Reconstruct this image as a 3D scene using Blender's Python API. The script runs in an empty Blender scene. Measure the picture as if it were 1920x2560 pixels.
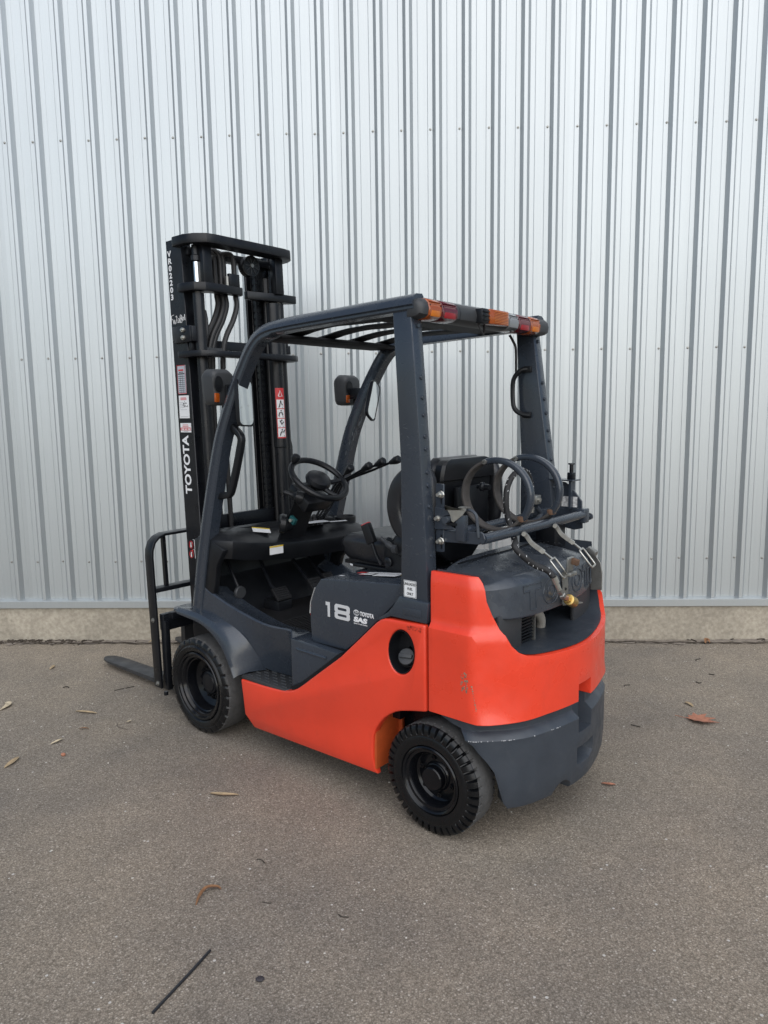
import bpy, bmesh, math, random
from mathutils import Vector, Matrix
random.seed(7)
R = math.radians
sc = bpy.context.scene
col = sc.collection

# ------------------------------------------------------------------ camera
CAM_H = 1.6403
cam_d = bpy.data.cameras.new('camera'); cam = bpy.data.objects.new('camera', cam_d); col.objects.link(cam)
cam_d.sensor_fit = 'VERTICAL'; cam_d.sensor_height = 36.0; cam_d.lens = 1826.3/2560*36
cam_d.clip_start = 0.05; cam_d.clip_end = 1000
_p, _y, _r = 0.1330, -0.0416, 0.0142
_f = Vector((math.sin(_y)*math.cos(_p), math.cos(_y)*math.cos(_p), -math.sin(_p)))
_rt = Vector((math.cos(_y), -math.sin(_y), 0)); _dn = _f.cross(_rt)
_r2 = math.cos(_r)*_rt + math.sin(_r)*_dn; _d2 = -math.sin(_r)*_rt + math.cos(_r)*_dn
cam.matrix_world = Matrix(((_r2.x, -_d2.x, -_f.x, 0), (_r2.y, -_d2.y, -_f.y, 0), (_r2.z, -_d2.z, -_f.z, CAM_H), (0, 0, 0, 1)))
sc.camera = cam
# ------------------------------------------------------------------ world + sun (bright overcast, light from behind the camera)
SUN_EL, SUN_AZ = R(40), R(168)        # azimuth clockwise from +Y: the sun stands behind the camera
w = bpy.data.worlds.new('World'); sc.world = w; w.use_nodes = True
wn = w.node_tree.nodes; wl = w.node_tree.links
sky = wn.new('ShaderNodeTexSky'); sky.sky_type = 'NISHITA'; sky.sun_disc = False
sky.sun_elevation = SUN_EL; sky.sun_rotation = SUN_AZ
sky.air_density = 1.0; sky.dust_density = 1.0; sky.ozone_density = 1.0
bg = wn['Background']; bg.inputs['Strength'].default_value = 0.05
wl.new(sky.outputs['Color'], bg.inputs['Color'])
sun_d = bpy.data.lights.new('sun', 'SUN'); sun = bpy.data.objects.new('sun', sun_d); col.objects.link(sun)
sun_d.energy = 1.5; sun_d.angle = R(104); sun_d.color = (1.0, 0.985, 0.96)
_sd = Vector((math.sin(SUN_AZ)*math.cos(SUN_EL), math.cos(SUN_AZ)*math.cos(SUN_EL), math.sin(SUN_EL)))
sun.rotation_euler = _sd.to_track_quat('Z', 'Y').to_euler(); sun.location = _sd*20
sc.view_settings.view_transform = 'Standard'; sc.view_settings.look = 'None'
sc.view_settings.exposure = 1.12; sc.view_settings.gamma = 1.0; sc.view_settings.use_curve_mapping = False

# ------------------------------------------------------------------ materials
MATS = {}
def mat(name, color, rough=0.5, metal=0.0, noise=0.0, nscale=8.0, bump=0.0, bscale=60.0, coat=0.0, dirt=None, dirt_amt=0.0, dscale=3.0, rvar=0.0, spec=0.5):
    m = bpy.data.materials.new(name); m.use_nodes = True; MATS[name] = m
    n = m.node_tree.nodes; l = m.node_tree.links; b = n['Principled BSDF']
    b.inputs['Base Color'].default_value = (*color, 1); b.inputs['Roughness'].default_value = rough
    b.inputs['Metallic'].default_value = metal; b.inputs['Coat Weight'].default_value = coat
    b.inputs['Coat Roughness'].default_value = 0.12; b.inputs['Specular IOR Level'].default_value = spec
    tc = n.new('ShaderNodeTexCoord'); src = None
    if noise or dirt:
        t = n.new('ShaderNodeTexNoise'); t.inputs['Scale'].default_value = nscale; t.inputs['Detail'].default_value = 8; t.inputs['Roughness'].default_value = 0.65
        l.new(tc.outputs['Object'], t.inputs['Vector'])
        cr = n.new('ShaderNodeValToRGB'); lo = tuple(c*(1-noise) for c in color); hi = tuple(min(1, c*(1+noise)) for c in color)
        cr.color_ramp.elements[0].position = 0.3; cr.color_ramp.elements[1].position = 0.7
        cr.color_ramp.elements[0].color = (*lo, 1); cr.color_ramp.elements[1].color = (*hi, 1)
        l.new(t.outputs['Fac'], cr.inputs['Fac']); src = cr.outputs['Color']
        if dirt:
            t2 = n.new('ShaderNodeTexNoise'); t2.inputs['Scale'].default_value = dscale; t2.inputs['Detail'].default_value = 12; t2.inputs['Roughness'].default_value = 0.75
            l.new(tc.outputs['Object'], t2.inputs['Vector'])
            r2 = n.new('ShaderNodeValToRGB'); r2.color_ramp.elements[0].position = 0.55; r2.color_ramp.elements[1].position = 0.75
            r2.color_ramp.elements[0].color = (0, 0, 0, 1); r2.color_ramp.elements[1].color = (dirt_amt,)*3 + (1,)
            l.new(t2.outputs['Fac'], r2.inputs['Fac'])
            mx = n.new('ShaderNodeMixRGB'); l.new(r2.outputs['Color'], mx.inputs['Fac']); l.new(src, mx.inputs['Color1']); mx.inputs['Color2'].default_value = (*dirt, 1)
            src = mx.outputs['Color']
        l.new(src, b.inputs['Base Color'])
    if rvar:
        t3 = n.new('ShaderNodeTexNoise'); t3.inputs['Scale'].default_value = 14; t3.inputs['Detail'].default_value = 10
        l.new(tc.outputs['Object'], t3.inputs['Vector'])
        mr = n.new('ShaderNodeMapRange'); mr.inputs['From Min'].default_value = 0.3; mr.inputs['From Max'].default_value = 0.7
        mr.inputs['To Min'].default_value = max(0.03, rough-rvar); mr.inputs['To Max'].default_value = min(1, rough+rvar)
        l.new(t3.outputs['Fac'], mr.inputs['Value']); l.new(mr.outputs['Result'], b.inputs['Roughness'])
    if bump:
        t4 = n.new('ShaderNodeTexNoise'); t4.inputs['Scale'].default_value = bscale; t4.inputs['Detail'].default_value = 6
        l.new(tc.outputs['Object'], t4.inputs['Vector'])
        bp = n.new('ShaderNodeBump'); bp.inputs['Strength'].default_value = bump; bp.inputs['Distance'].default_value = 0.004
        l.new(t4.outputs['Fac'], bp.inputs['Height']); l.new(bp.outputs['Normal'], b.inputs['Normal'])
    return m

ORANGE = mat('orange_paint', (0.72, 0.052, 0.022), 0.38, noise=0.05, nscale=5, bump=0.05, bscale=9, dirt=(0.36, 0.035, 0.02), dirt_amt=0.26, dscale=6, rvar=0.1, coat=0.35)
CASTOR = mat('orange_cast_paint', (0.74, 0.053, 0.022), 0.34, noise=0.07, nscale=6, bump=0.3, bscale=13, dirt=(0.36, 0.034, 0.018), dirt_amt=0.34, dscale=6, rvar=0.12, coat=0.25)
ODULL = mat('dull_orange_frame', (0.42, 0.07, 0.015), 0.55, noise=0.2, nscale=12)
GREY = mat('blue_grey_paint', (0.029, 0.037, 0.050), 0.26, noise=0.05, nscale=5, bump=0.015, bscale=7, dirt=(0.07, 0.078, 0.088), dirt_amt=0.14, dscale=16, rvar=0.07, coat=0.25)
GREYC = mat('blue_grey_cast_paint', (0.034, 0.042, 0.054), 0.42, noise=0.1, nscale=8, bump=0.3, bscale=22, dirt=(0.085, 0.09, 0.095), dirt_amt=0.3, dscale=6, rvar=0.12)
COVER = mat('weathered_grey_cover', (0.042, 0.05, 0.062), 0.3, noise=0.2, nscale=9, bump=0.05, bscale=30, dirt=(0.13, 0.135, 0.135), dirt_amt=0.5, dscale=10, rvar=0.18)
BLACK = mat('black_plastic', (0.008, 0.009, 0.011), 0.36, noise=0.2, nscale=10, rvar=0.08, dirt=(0.016, 0.016, 0.016), dirt_amt=0.3, dscale=9, spec=0.33)
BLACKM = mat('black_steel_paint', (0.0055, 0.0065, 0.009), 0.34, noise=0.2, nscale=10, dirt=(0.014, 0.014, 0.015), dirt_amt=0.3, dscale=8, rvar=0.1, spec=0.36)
GLOSSBLK = mat('gloss_black_paint', (0.004, 0.0045, 0.006), 0.2, noise=0.2, nscale=9, rvar=0.08, spec=0.34)
PGREY = mat('dark_grey_plastic', (0.032, 0.034, 0.037), 0.5, noise=0.1, nscale=10, bump=0.05, bscale=200)
VINYL = mat('black_vinyl', (0.014, 0.015, 0.018), 0.33, noise=0.2, nscale=7, bump=0.15, bscale=40, rvar=0.08)
ROOFB = mat('matt_black_paint', (0.0045, 0.005, 0.006), 0.6, noise=0.2, nscale=10, spec=0.25)
RUBMAT = mat('black_rubber_mat', (0.009, 0.009, 0.01), 0.55, noise=0.3, nscale=14, spec=0.35, dirt=(0.035, 0.032, 0.029), dirt_amt=0.35, dscale=9)
SIDEW = mat('dressed_black_sidewall', (0.005, 0.0055, 0.0065), 0.3, noise=0.25, nscale=12, bump=0.08, bscale=50, rvar=0.1, spec=0.36, dirt=(0.02, 0.019, 0.018), dirt_amt=0.35, dscale=14)
TREAD = mat('worn_grey_tread', (0.06, 0.06, 0.06), 0.85, noise=0.25, nscale=40, bump=0.4, bscale=150, dirt=(0.075, 0.07, 0.065), dirt_amt=0.5, dscale=30)
HOSE = mat('hose_rubber', (0.013, 0.013, 0.014), 0.5, noise=0.2, nscale=20)
BRAID = mat('braided_hose', (0.014, 0.014, 0.015), 0.65, noise=0.3, nscale=60, bump=0.5, bscale=300)
STRAPRB = mat('worn_rubber_lining', (0.055, 0.05, 0.047), 0.75, noise=0.25, nscale=30, dirt=(0.1, 0.08, 0.06), dirt_amt=0.4, dscale=20)
STEEL = mat('zinc_plated_steel', (0.52, 0.51, 0.47), 0.34, metal=0.9, noise=0.15, nscale=30, rvar=0.1)
DSTEEL = mat('dull_steel', (0.28, 0.28, 0.265), 0.42, metal=0.8, noise=0.25, nscale=25, dirt=(0.14, 0.08, 0.045), dirt_amt=0.5, dscale=14)
CHROME = mat('chrome_rod', (0.75, 0.75, 0.74), 0.12, metal=1.0)
BRASS = mat('brass', (0.55, 0.38, 0.13), 0.36, metal=0.9, noise=0.25, nscale=40)
RUST = mat('rust', (0.1, 0.055, 0.032), 0.8, noise=0.4, nscale=40, bump=0.3)
WHITE = mat('white_sticker', (0.72, 0.73, 0.74), 0.4, noise=0.04, nscale=20)
WHITEL = mat('white_lettering', (0.74, 0.75, 0.76), 0.45)
SILVERL = mat('silver_lettering', (0.55, 0.56, 0.57), 0.35)
REDS = mat('red_print', (0.5, 0.035, 0.04), 0.45)
PINKS = mat('pale_red_print', (0.62, 0.28, 0.29), 0.45)
BLKS = mat('black_print', (0.015, 0.015, 0.018), 0.5)
GREYS = mat('grey_print', (0.3, 0.31, 0.33), 0.5)
YELS = mat('yellow_print', (0.6, 0.42, 0.04), 0.45)
TEAL = mat('teal_plastic', (0.012, 0.075, 0.08), 0.4)
def lens(name, c, e=0.0):
    m = mat(name, c, 0.12, coat=0.6); b = m.node_tree.nodes['Principled BSDF']
    b.inputs['Transmission Weight'].default_value = 0.25; return m
AMBER = lens('amber_lens', (0.42, 0.085, 0.008)); REDL = lens('red_lens', (0.13, 0.008, 0.014)); CLEARL = lens('clear_lens', (0.24, 0.255, 0.27))
AMBULB = mat('amber_reflector', (0.5, 0.14, 0.01), 0.3); REDBULB = mat('red_reflector', (0.27, 0.01, 0.016), 0.3)
MIRROR = mat('mirror_glass', (0.8, 0.82, 0.82), 0.03, metal=1.0)
LAMPGL = mat('lamp_reflector', (0.6, 0.62, 0.64), 0.15, metal=1.0)

# asphalt
def asphalt():
    m = bpy.data.materials.new('asphalt'); m.use_nodes = True; n = m.node_tree.nodes; l = m.node_tree.links; b = n['Principled BSDF']
    tc = n.new('ShaderNodeTexCoord')
    def noise(s, d=6, r=0.6):
        t = n.new('ShaderNodeTexNoise'); t.inputs['Scale'].default_value = s; t.inputs['Detail'].default_value = d; t.inputs['Roughness'].default_value = r
        l.new(tc.outputs['Object'], t.inputs['Vector']); return t
    def ramp(sock, stops):
        c = n.new('ShaderNodeValToRGB'); e = c.color_ramp.elements
        while len(e) < len(stops): e.new(0.5)
        for k, (p, cc) in enumerate(stops): e[k].position = p; e[k].color = (*cc, 1)
        l.new(sock, c.inputs['Fac']); return c
    def mix(f, a, bb, mode='MIX'):
        x = n.new('ShaderNodeMixRGB'); x.blend_type = mode
        if isinstance(f, float): x.inputs['Fac'].default_value = f
        else: l.new(f, x.inputs['Fac'])
        for s, k in ((a, 'Color1'), (bb, 'Color2')):
            if isinstance(s, tuple): x.inputs[k].default_value = (*s, 1)
            else: l.new(s, x.inputs[k])
        return x.outputs['Color']
    # stones: voronoi cells of two sizes, each with its own tone
    v = n.new('ShaderNodeTexVoronoi'); v.inputs['Scale'].default_value = 190; l.new(tc.outputs['Object'], v.inputs['Vector'])
    sep = n.new('ShaderNodeSeparateColor'); l.new(v.outputs['Color'], sep.inputs['Color'])
    tone = ramp(sep.outputs['Red'], [(0.0, (0.196, 0.169, 0.136)), (0.35, (0.246, 0.213, 0.174)), (0.75, (0.291, 0.253, 0.207)), (0.95, (0.352, 0.311, 0.258)), (1.0, (0.47, 0.425, 0.37))])
    edge = ramp(v.outputs['Distance'], [(0.35, (1, 1, 1)), (0.8, (0.62, 0.62, 0.62))])
    c = mix(1.0, tone.outputs['Color'], edge.outputs['Color'], 'MULTIPLY')
    fine = noise(330, 4, 0.7); fr = ramp(fine.outputs['Fac'], [(0.32, (0.74, 0.74, 0.74)), (0.68, (1.24, 1.24, 1.23))])
    c = mix(1.0, c, fr.outputs['Color'], 'MULTIPLY')
    # blotches of tone
    bl = noise(1.3, 10, 0.7); br = ramp(bl.outputs['Fac'], [(0.3, (0.82, 0.83, 0.85)), (0.7, (1.16, 1.14, 1.11))])
    c = mix(1.0, c, br.outputs['Color'], 'MULTIPLY')
    b2 = noise(0.5, 8, 0.62); b2r = ramp(b2.outputs['Fac'], [(0.36, (0.82, 0.83, 0.86)), (0.64, (1.15, 1.12, 1.07))])
    c = mix(1.0, c, b2r.outputs['Color'], 'MULTIPLY')
    # sparse white chips
    v2 = n.new('ShaderNodeTexVoronoi'); v2.inputs['Scale'].default_value = 42; l.new(tc.outputs['Object'], v2.inputs['Vector'])
    s2 = n.new('ShaderNodeSeparateColor'); l.new(v2.outputs['Color'], s2.inputs['Color'])
    m1 = n.new('ShaderNodeMath'); m1.operation = 'GREATER_THAN'; m1.inputs[1].default_value = 0.978; l.new(s2.outputs['Green'], m1.inputs[0])
    m2 = n.new('ShaderNodeMath'); m2.operation = 'LESS_THAN'; m2.inputs[1].default_value = 0.2; l.new(v2.outputs['Distance'], m2.inputs[0])
    m3 = n.new('ShaderNodeMath'); m3.operation = 'MULTIPLY'; l.new(m1.outputs[0], m3.inputs[0]); l.new(m2.outputs[0], m3.inputs[1])
    c = mix(m3.outputs[0], c, (0.5, 0.48, 0.44))
    l.new(c, b.inputs['Base Color']); b.inputs['Roughness'].default_value = 0.88; b.inputs['Specular IOR Level'].default_value = 0.3
    bp = n.new('ShaderNodeBump'); bp.inputs['Strength'].default_value = 0.55; bp.inputs['Distance'].default_value = 0.003
    hh = mix(0.5, v.outputs['Distance'], fine.outputs['Fac']); l.new(hh, bp.inputs['Height']); l.new(bp.outputs['Normal'], b.inputs['Normal'])
    return m
ASPHALT = asphalt()
def concrete():
    m = mat('weathered_concrete', (0.345, 0.31, 0.25), 0.85, noise=0.16, nscale=3.5, bump=0.5, bscale=45, dirt=(0.2, 0.175, 0.135), dirt_amt=0.5, dscale=3)
    n = m.node_tree.nodes; l = m.node_tree.links; b = n['Principled BSDF']
    src = b.inputs['Base Color'].links[0].from_socket
    tc = n.new('ShaderNodeTexCoord'); v = n.new('ShaderNodeTexNoise'); v.inputs['Scale'].default_value = 45; v.inputs['Detail'].default_value = 9
    l.new(tc.outputs['Object'], v.inputs['Vector'])
    r = n.new('ShaderNodeValToRGB'); r.color_ramp.elements[0].position = 0.35; r.color_ramp.elements[0].color = (0.82, 0.81, 0.8, 1); r.color_ramp.elements[1].position = 0.66; r.color_ramp.elements[1].color = (1.12, 1.12, 1.12, 1)
    l.new(v.outputs['Fac'], r.inputs['Fac'])
    x = n.new('ShaderNodeMixRGB'); x.blend_type = 'MULTIPLY'; x.inputs['Fac'].default_value = 1; l.new(src, x.inputs['Color1']); l.new(r.outputs['Color'], x.inputs['Color2'])
    l.new(x.outputs['Color'], b.inputs['Base Color'])
    return m
CONC = concrete()
def cladding():
    m = bpy.data.materials.new('zinc_aluminium_sheet'); m.use_nodes = True; n = m.node_tree.nodes; l = m.node_tree.links; b = n['Principled BSDF']
    tc = n.new('ShaderNodeNewGeometry'); mp = n.new('ShaderNodeMapping'); mp.inputs['Scale'].default_value = (45, 45, 0.35); l.new(tc.outputs['Position'], mp.inputs['Vector'])
    t = n.new('ShaderNodeTexNoise'); t.inputs['Scale'].default_value = 2; t.inputs['Detail'].default_value = 5; l.new(mp.outputs['Vector'], t.inputs['Vector'])
    t2 = n.new('ShaderNodeTexNoise'); t2.inputs['Scale'].default_value = 1.4; t2.inputs['Detail'].default_value = 6; l.new(tc.outputs['Position'], t2.inputs['Vector'])
    t3 = n.new('ShaderNodeTexVoronoi'); t3.inputs['Scale'].default_value = 160; l.new(tc.outputs['Position'], t3.inputs['Vector'])
    s3 = n.new('ShaderNodeSeparateColor'); l.new(t3.outputs['Color'], s3.inputs['Color'])
    a = n.new('ShaderNodeMath'); a.operation = 'ADD'; l.new(t.outputs['Fac'], a.inputs[0]); l.new(t2.outputs['Fac'], a.inputs[1])
    a2 = n.new('ShaderNodeMath'); a2.operation = 'MULTIPLY_ADD'; a2.inputs[1].default_value = 0.25; l.new(s3.outputs['Red'], a2.inputs[0]); l.new(a.outputs[0], a2.inputs[2])
    r = n.new('ShaderNodeValToRGB'); r.color_ramp.elements[0].position = 0.75; r.color_ramp.elements[1].position = 1.5
    r.color_ramp.elements[0].color = (0.432, 0.461, 0.472, 1); r.color_ramp.elements[1].color = (0.468, 0.498, 0.509, 1)
    mr = n.new('ShaderNodeMapRange'); mr.inputs['From Min'].default_value = 0.6; mr.inputs['From Max'].default_value = 1.7; l.new(a2.outputs[0], mr.inputs['Value'])
    r.color_ramp.elements[0].position = 0.1; r.color_ramp.elements[1].position = 0.9
    l.new(mr.outputs['Result'], r.inputs['Fac'])
    oi = n.new('ShaderNodeObjectInfo'); m2 = n.new('ShaderNodeMapRange'); m2.inputs['To Min'].default_value = 0.965; m2.inputs['To Max'].default_value = 1.035; l.new(oi.outputs['Random'], m2.inputs['Value'])
    mm = n.new('ShaderNodeMixRGB'); mm.blend_type = 'MULTIPLY'; mm.inputs['Fac'].default_value = 1; l.new(r.outputs['Color'], mm.inputs['Color1']); l.new(m2.outputs['Result'], mm.inputs['Color2'])
    l.new(mm.outputs['Color'], b.inputs['Base Color'])
    b.inputs['Metallic'].default_value = 0.72; b.inputs['Roughness'].default_value = 0.42
    bp = n.new('ShaderNodeBump'); bp.inputs['Strength'].default_value = 0.04; bp.inputs['Distance'].default_value = 0.02; l.new(t2.outputs['Fac'], bp.inputs['Height']); l.new(bp.outputs['Normal'], b.inputs['Normal'])
    return m
CLAD = cladding()

# ------------------------------------------------------------------ mesh helpers
class MB:
    def __init__(s): s.v = []; s.f = []; s.m = []; s.cm = 0
    def add(s, vs, fs):
        o = len(s.v); s.v += [tuple(v) for v in vs]
        for f in fs: s.f.append(tuple(o+i for i in f)); s.m.append(s.cm)
        return s
    def box(s, x0, x1, y0, y1, z0, z1):
        return s.add([(x, y, z) for x in (x0, x1) for y in (y0, y1) for z in (z0, z1)],
                     [(0, 1, 3, 2), (4, 6, 7, 5), (0, 4, 5, 1), (2, 3, 7, 6), (0, 2, 6, 4), (1, 5, 7, 3)])
    def obox(s, c, ax, ay, az):      # centre and three half-axis vectors
        c = Vector(c); ax, ay, az = Vector(ax), Vector(ay), Vector(az)
        return s.add([c+i*ax+j*ay+k*az for i in (-1, 1) for j in (-1, 1) for k in (-1, 1)],
                     [(0, 1, 3, 2), (4, 6, 7, 5), (0, 4, 5, 1), (2, 3, 7, 6), (0, 2, 6, 4), (1, 5, 7, 3)])
    def prism(s, poly, axis, a, b):  # poly in the two other axes (x,z for y; x,y for z; y,z for x)
        n = len(poly)
        def P(q, t): return {'y': (q[0], t, q[1]), 'z': (q[0], q[1], t), 'x': (t, q[0], q[1])}[axis]
        return s.add([P(q, a) for q in poly]+[P(q, b) for q in poly],
                     [tuple(range(n)), tuple(range(2*n-1, n-1, -1))]+[(i, i+n, (i+1) % n+n, (i+1) % n) for i in range(n)])
    def loft(s, rings, closed=True, cap=True):
        n = len(rings[0]); vs = [p for r in rings for p in r]; fs = []
        for k in range(len(rings)-1):
            for i in range(n if closed else n-1):
                j = (i+1) % n; fs.append((k*n+i, k*n+j, (k+1)*n+j, (k+1)*n+i))
        if cap and closed: fs += [tuple(range(n-1, -1, -1)), tuple(range((len(rings)-1)*n, len(rings)*n))]
        return s.add(vs, fs)
    def tube(s, path, r, n=10, closed=False):
        path = [Vector(p) for p in path]; N = len(path); rings = []; nrm = None
        for i, p in enumerate(path):
            a = path[(i-1) % N] if (closed or i > 0) else p; b = path[(i+1) % N] if (closed or i < N-1) else p
            t = (b-a).normalized()
            if nrm is None:
                nrm = Vector((0, 0, 1)) if abs(t.z) < 0.9 else Vector((1, 0, 0))
            nrm = (nrm-t*nrm.dot(t)).normalized(); bi = t.cross(nrm)
            rr = r[i] if isinstance(r, (list, tuple)) else r
            rings.append([p+rr*(math.cos(2*math.pi*k/n)*nrm+math.sin(2*math.pi*k/n)*bi) for k in range(n)])
        if closed:
            rings.append(rings[0]); return s.loft(rings, True, False)
        return s.loft(rings)
    def sweep(s, path, section, side, closed=False):  # section points (a along in-plane normal, b along side)
        path = [Vector(p) for p in path]; side = Vector(side); N = len(path); rings = []
        for i, p in enumerate(path):
            a = path[(i-1) % N] if (closed or i > 0) else p; b = path[(i+1) % N] if (closed or i < N-1) else p
            t = (b-a).normalized(); nn = side.cross(t).normalized()
            sec = section(i) if callable(section) else section
            rings.append([p+nn*u+side*vv for u, vv in sec])
        if closed: rings.append(rings[0]); return s.loft(rings, True, False)
        return s.loft(rings)
    def lathe(s, prof, c, axis='y', n=48, sc=(1, 1), cap=True):   # prof: (a, r)
        c = Vector(c); rings = []
        for a, r in prof:
            ring = []
            for k in range(n):
                t = 2*math.pi*k/n; u, vv = r*math.cos(t)*sc[0], r*math.sin(t)*sc[1]
                ring.append(c+{'y': Vector((u, a, vv)), 'z': Vector((u, vv, a)), 'x': Vector((a, u, vv))}[axis])
            rings.append(ring)
        return s.loft(rings, True, cap)
    def cyl(s, p0, p1, r, n=12): return s.tube([p0, p1], r, n)
    def sphere(s, c, rx, ry=None, rz=None, n=14):
        ry = ry or rx; rz = rz or rx; c = Vector(c); rings = []
        for i in range(n//2+1):
            th = math.pi*(0.02+0.96*i/(n//2))
            rings.append([c+Vector((rx*math.sin(th)*math.cos(2*math.pi*k/n), ry*math.sin(th)*math.sin(2*math.pi*k/n), rz*math.cos(th))) for k in range(n)])
        return s.loft(rings)
    def mirror(s):
        o = MB(); o.v = [(x, -y, z) for x, y, z in s.v]; o.f = [tuple(reversed(f)) for f in s.f]; o.m = list(s.m); return o
    def xf(s, fn): s.v = [tuple(fn(Vector(v))) for v in s.v]; return s
    def build(s, name, mats, parent=None, bevel=0.0, seg=2, ang=30, smooth=35, recalc=True):
        me = bpy.data.meshes.new(name); bm = bmesh.new()
        vs = [bm.verts.new(v) for v in s.v]
        for f, mi in zip(s.f, s.m):
            try: fc = bm.faces.new([vs[i] for i in f]); fc.material_index = mi
            except ValueError: pass
        bmesh.ops.remove_doubles(bm, verts=bm.verts, dist=1e-5)
        if recalc: bmesh.ops.recalc_face_normals(bm, faces=bm.faces)
        if bevel:
            es = [e for e in bm.edges if len(e.link_faces) == 2 and e.calc_face_angle(0) > R(ang)]
            bmesh.ops.bevel(bm, geom=es, offset=bevel, segments=seg, profile=0.5, affect='EDGES', clamp_overlap=True)
        bm.to_mesh(me); bm.free()
        return link(name, me, mats, parent, smooth)
def link(name, me, mats, parent=None, smooth=35):
    if len(me.materials): me.materials.clear()
    for m in (mats if isinstance(mats, (list, tuple)) else [mats]): me.materials.append(m)
    if smooth and len(me.polygons):
        me.shade_smooth(); me.set_sharp_from_angle(angle=R(smooth))
    o = bpy.data.objects.new(name, me); col.objects.link(o)
    if parent is not None: o.parent = parent
    return o
def cut(o, cutters, bevel=0.0, seg=3, ang=40, smooth=35):
    """boolean-difference MB cutters from object o, then bevel, baked into o's mesh"""
    tmp = []
    for c in cutters:
        ob = c.build('cutter', ORANGE, o.parent, smooth=0); tmp.append(ob)
        md = o.modifiers.new('b', 'BOOLEAN'); md.operation = 'DIFFERENCE'; md.object = ob; md.solver = 'EXACT'
    if bevel:
        b = o.modifiers.new('bv', 'BEVEL'); b.width = bevel; b.segments = seg; b.limit_method = 'ANGLE'; b.angle_limit = R(ang)
    dg = bpy.context.evaluated_depsgraph_get(); dg.update()
    me = bpy.data.meshes.new_from_object(o.evaluated_get(dg)); old = o.data
    o.modifiers.clear(); mats = list(old.materials); o.data = me; me.name = o.name
    me.materials.clear()
    for m in mats: me.materials.append(m)
    if smooth: me.shade_smooth(); me.set_sharp_from_angle(angle=R(smooth))
    for t in tmp: bpy.data.objects.remove(t)
    return o
def text(name, s, size, origin, right, up, m, parent, bold=0.0, ext=0.0004, align='LEFT', sx=1.0, spacing=1.0, shear=0.0, target_w=None, fn=None):
    c = bpy.data.curves.new('t', 'FONT'); c.body = s; c.size = size; c.align_x = align; c.offset = bold; c.extrude = ext
    c.space_character = spacing; c.shear = shear; c.resolution_u = 3
    ob = bpy.data.objects.new('t', c); col.objects.link(ob)
    dg = bpy.context.evaluated_depsgraph_get(); dg.update()
    me = bpy.data.meshes.new_from_object(ob.evaluated_get(dg)); bpy.data.objects.remove(ob)
    xs = [v.co.x for v in me.vertices]
    if target_w and xs: sx = target_w/max(1e-6, max(xs)-min(xs))
    rt, u = Vector(right), Vector(up); nn = rt.cross(u); oo = Vector(origin)
    for v in me.vertices:
        q = oo+rt*(v.co.x*sx)+u*v.co.y+nn*v.co.z
        v.co = fn(q) if fn else q
    return link(name, me, m, parent, smooth=0)
def plate(name, o, right, up, wdt, hgt, m, parent, t=0.0006):
    """a thin printed sheet: origin = lower left corner"""
    o, r, u = Vector(o), Vector(right), Vector(up); n = r.cross(u)
    return MB().obox(o+r*wdt/2+u*hgt/2+n*t/2, r*wdt/2, u*hgt/2, n*t/2).build(name, m, parent, smooth=0)
def prints(rects, o, right, up, m, name, parent, lift=0.0012):
    o, r, u = Vector(o), Vector(right), Vector(up); n = r.cross(u); b = MB()
    for x, y, a, c in rects:
        b.obox(o+r*(x+a/2)+u*(y+c/2)+n*lift, r*a/2, u*c/2, n*0.0002)
    return b.build(name, m, parent, smooth=0)
def smoothpath(pts, n=6, closed=False):
    pts = [Vector(p) for p in pts]; out = []; N = len(pts)
    for i in range(N if closed else N-1):
        p0 = pts[(i-1) % N] if (closed or i > 0) else pts[0]; p1 = pts[i]; p2 = pts[(i+1) % N]
        p3 = pts[(i+2) % N] if (closed or i+2 < N) else p2
        for k in range(n):
            t = k/n; out.append(0.5*((2*p1)+(-p0+p2)*t+(2*p0-5*p1+4*p2-p3)*t*t+(-p0+3*p1-3*p2+p3)*t**3))
    if not closed: out.append(pts[-1])
    return out
def rrect(w2, h2, r, n=4):
    out = []
    for cx, cy, a0 in ((w2-r, h2-r, 0), (-w2+r, h2-r, 90), (-w2+r, -h2+r, 180), (w2-r, -h2+r, 270)):
        for k in range(n+1):
            a = R(a0+90*k/n); out.append((cx+r*math.cos(a), cy+r*math.sin(a)))
    return out
def thing(name, label, cat, loc=(0, 0, 0), rz=0, group=None):
    o = bpy.data.objects.new(name, None); col.objects.link(o); o.location = loc; o.rotation_euler = (0, 0, rz)
    o['label'] = label; o['category'] = cat
    if group: o['group'] = group
    return o
def tag(o, label, cat, group=None):
    o['label'] = label; o['category'] = cat
    if group: o['group'] = group
    return o

# ================================================================== SETTING
g = MB().add([(-250, -250, 0), (250, -250, 0), (250, 250, 0), (-250, 250, 0)], [(0, 1, 2, 3)]).build('asphalt_ground', ASPHALT, smooth=0)
g['kind'] = 'structure'
D, PM, RX0 = 5.1836, 0.1944, -2.739
PAN, CREST = D+0.014, D-0.015
wall = thing('metal_clad_wall', 'tall pale grey ribbed metal wall on a concrete base behind the forklift', 'wall', (0, D, 0))
def sheet_mesh():
    pts = []
    for k in range(4):
        c = k*PM
        pts += [(c-PM/2, PAN), (c-0.066, PAN), (c-0.0645, PAN+0.0016), (c-0.062, PAN), (c-0.0325, PAN), (c-0.0115, CREST), (c+0.0115, CREST), (c+0.0325, PAN), (c+0.062, PAN), (c+0.0645, PAN+0.0016), (c+0.067, PAN)]
    pts.append((3.5*PM, PAN))
    b = MB(); n = len(pts)
    b.add([(x, y-D, z) for z in (0.312, 6.4) for x, y in pts], [(i, i+1, n+i+1, n+i) for i in range(n-1)])
    return b
first = sheet_mesh().build('cladding_sheet', CLAD, wall, smooth=0, recalc=False)
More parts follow.
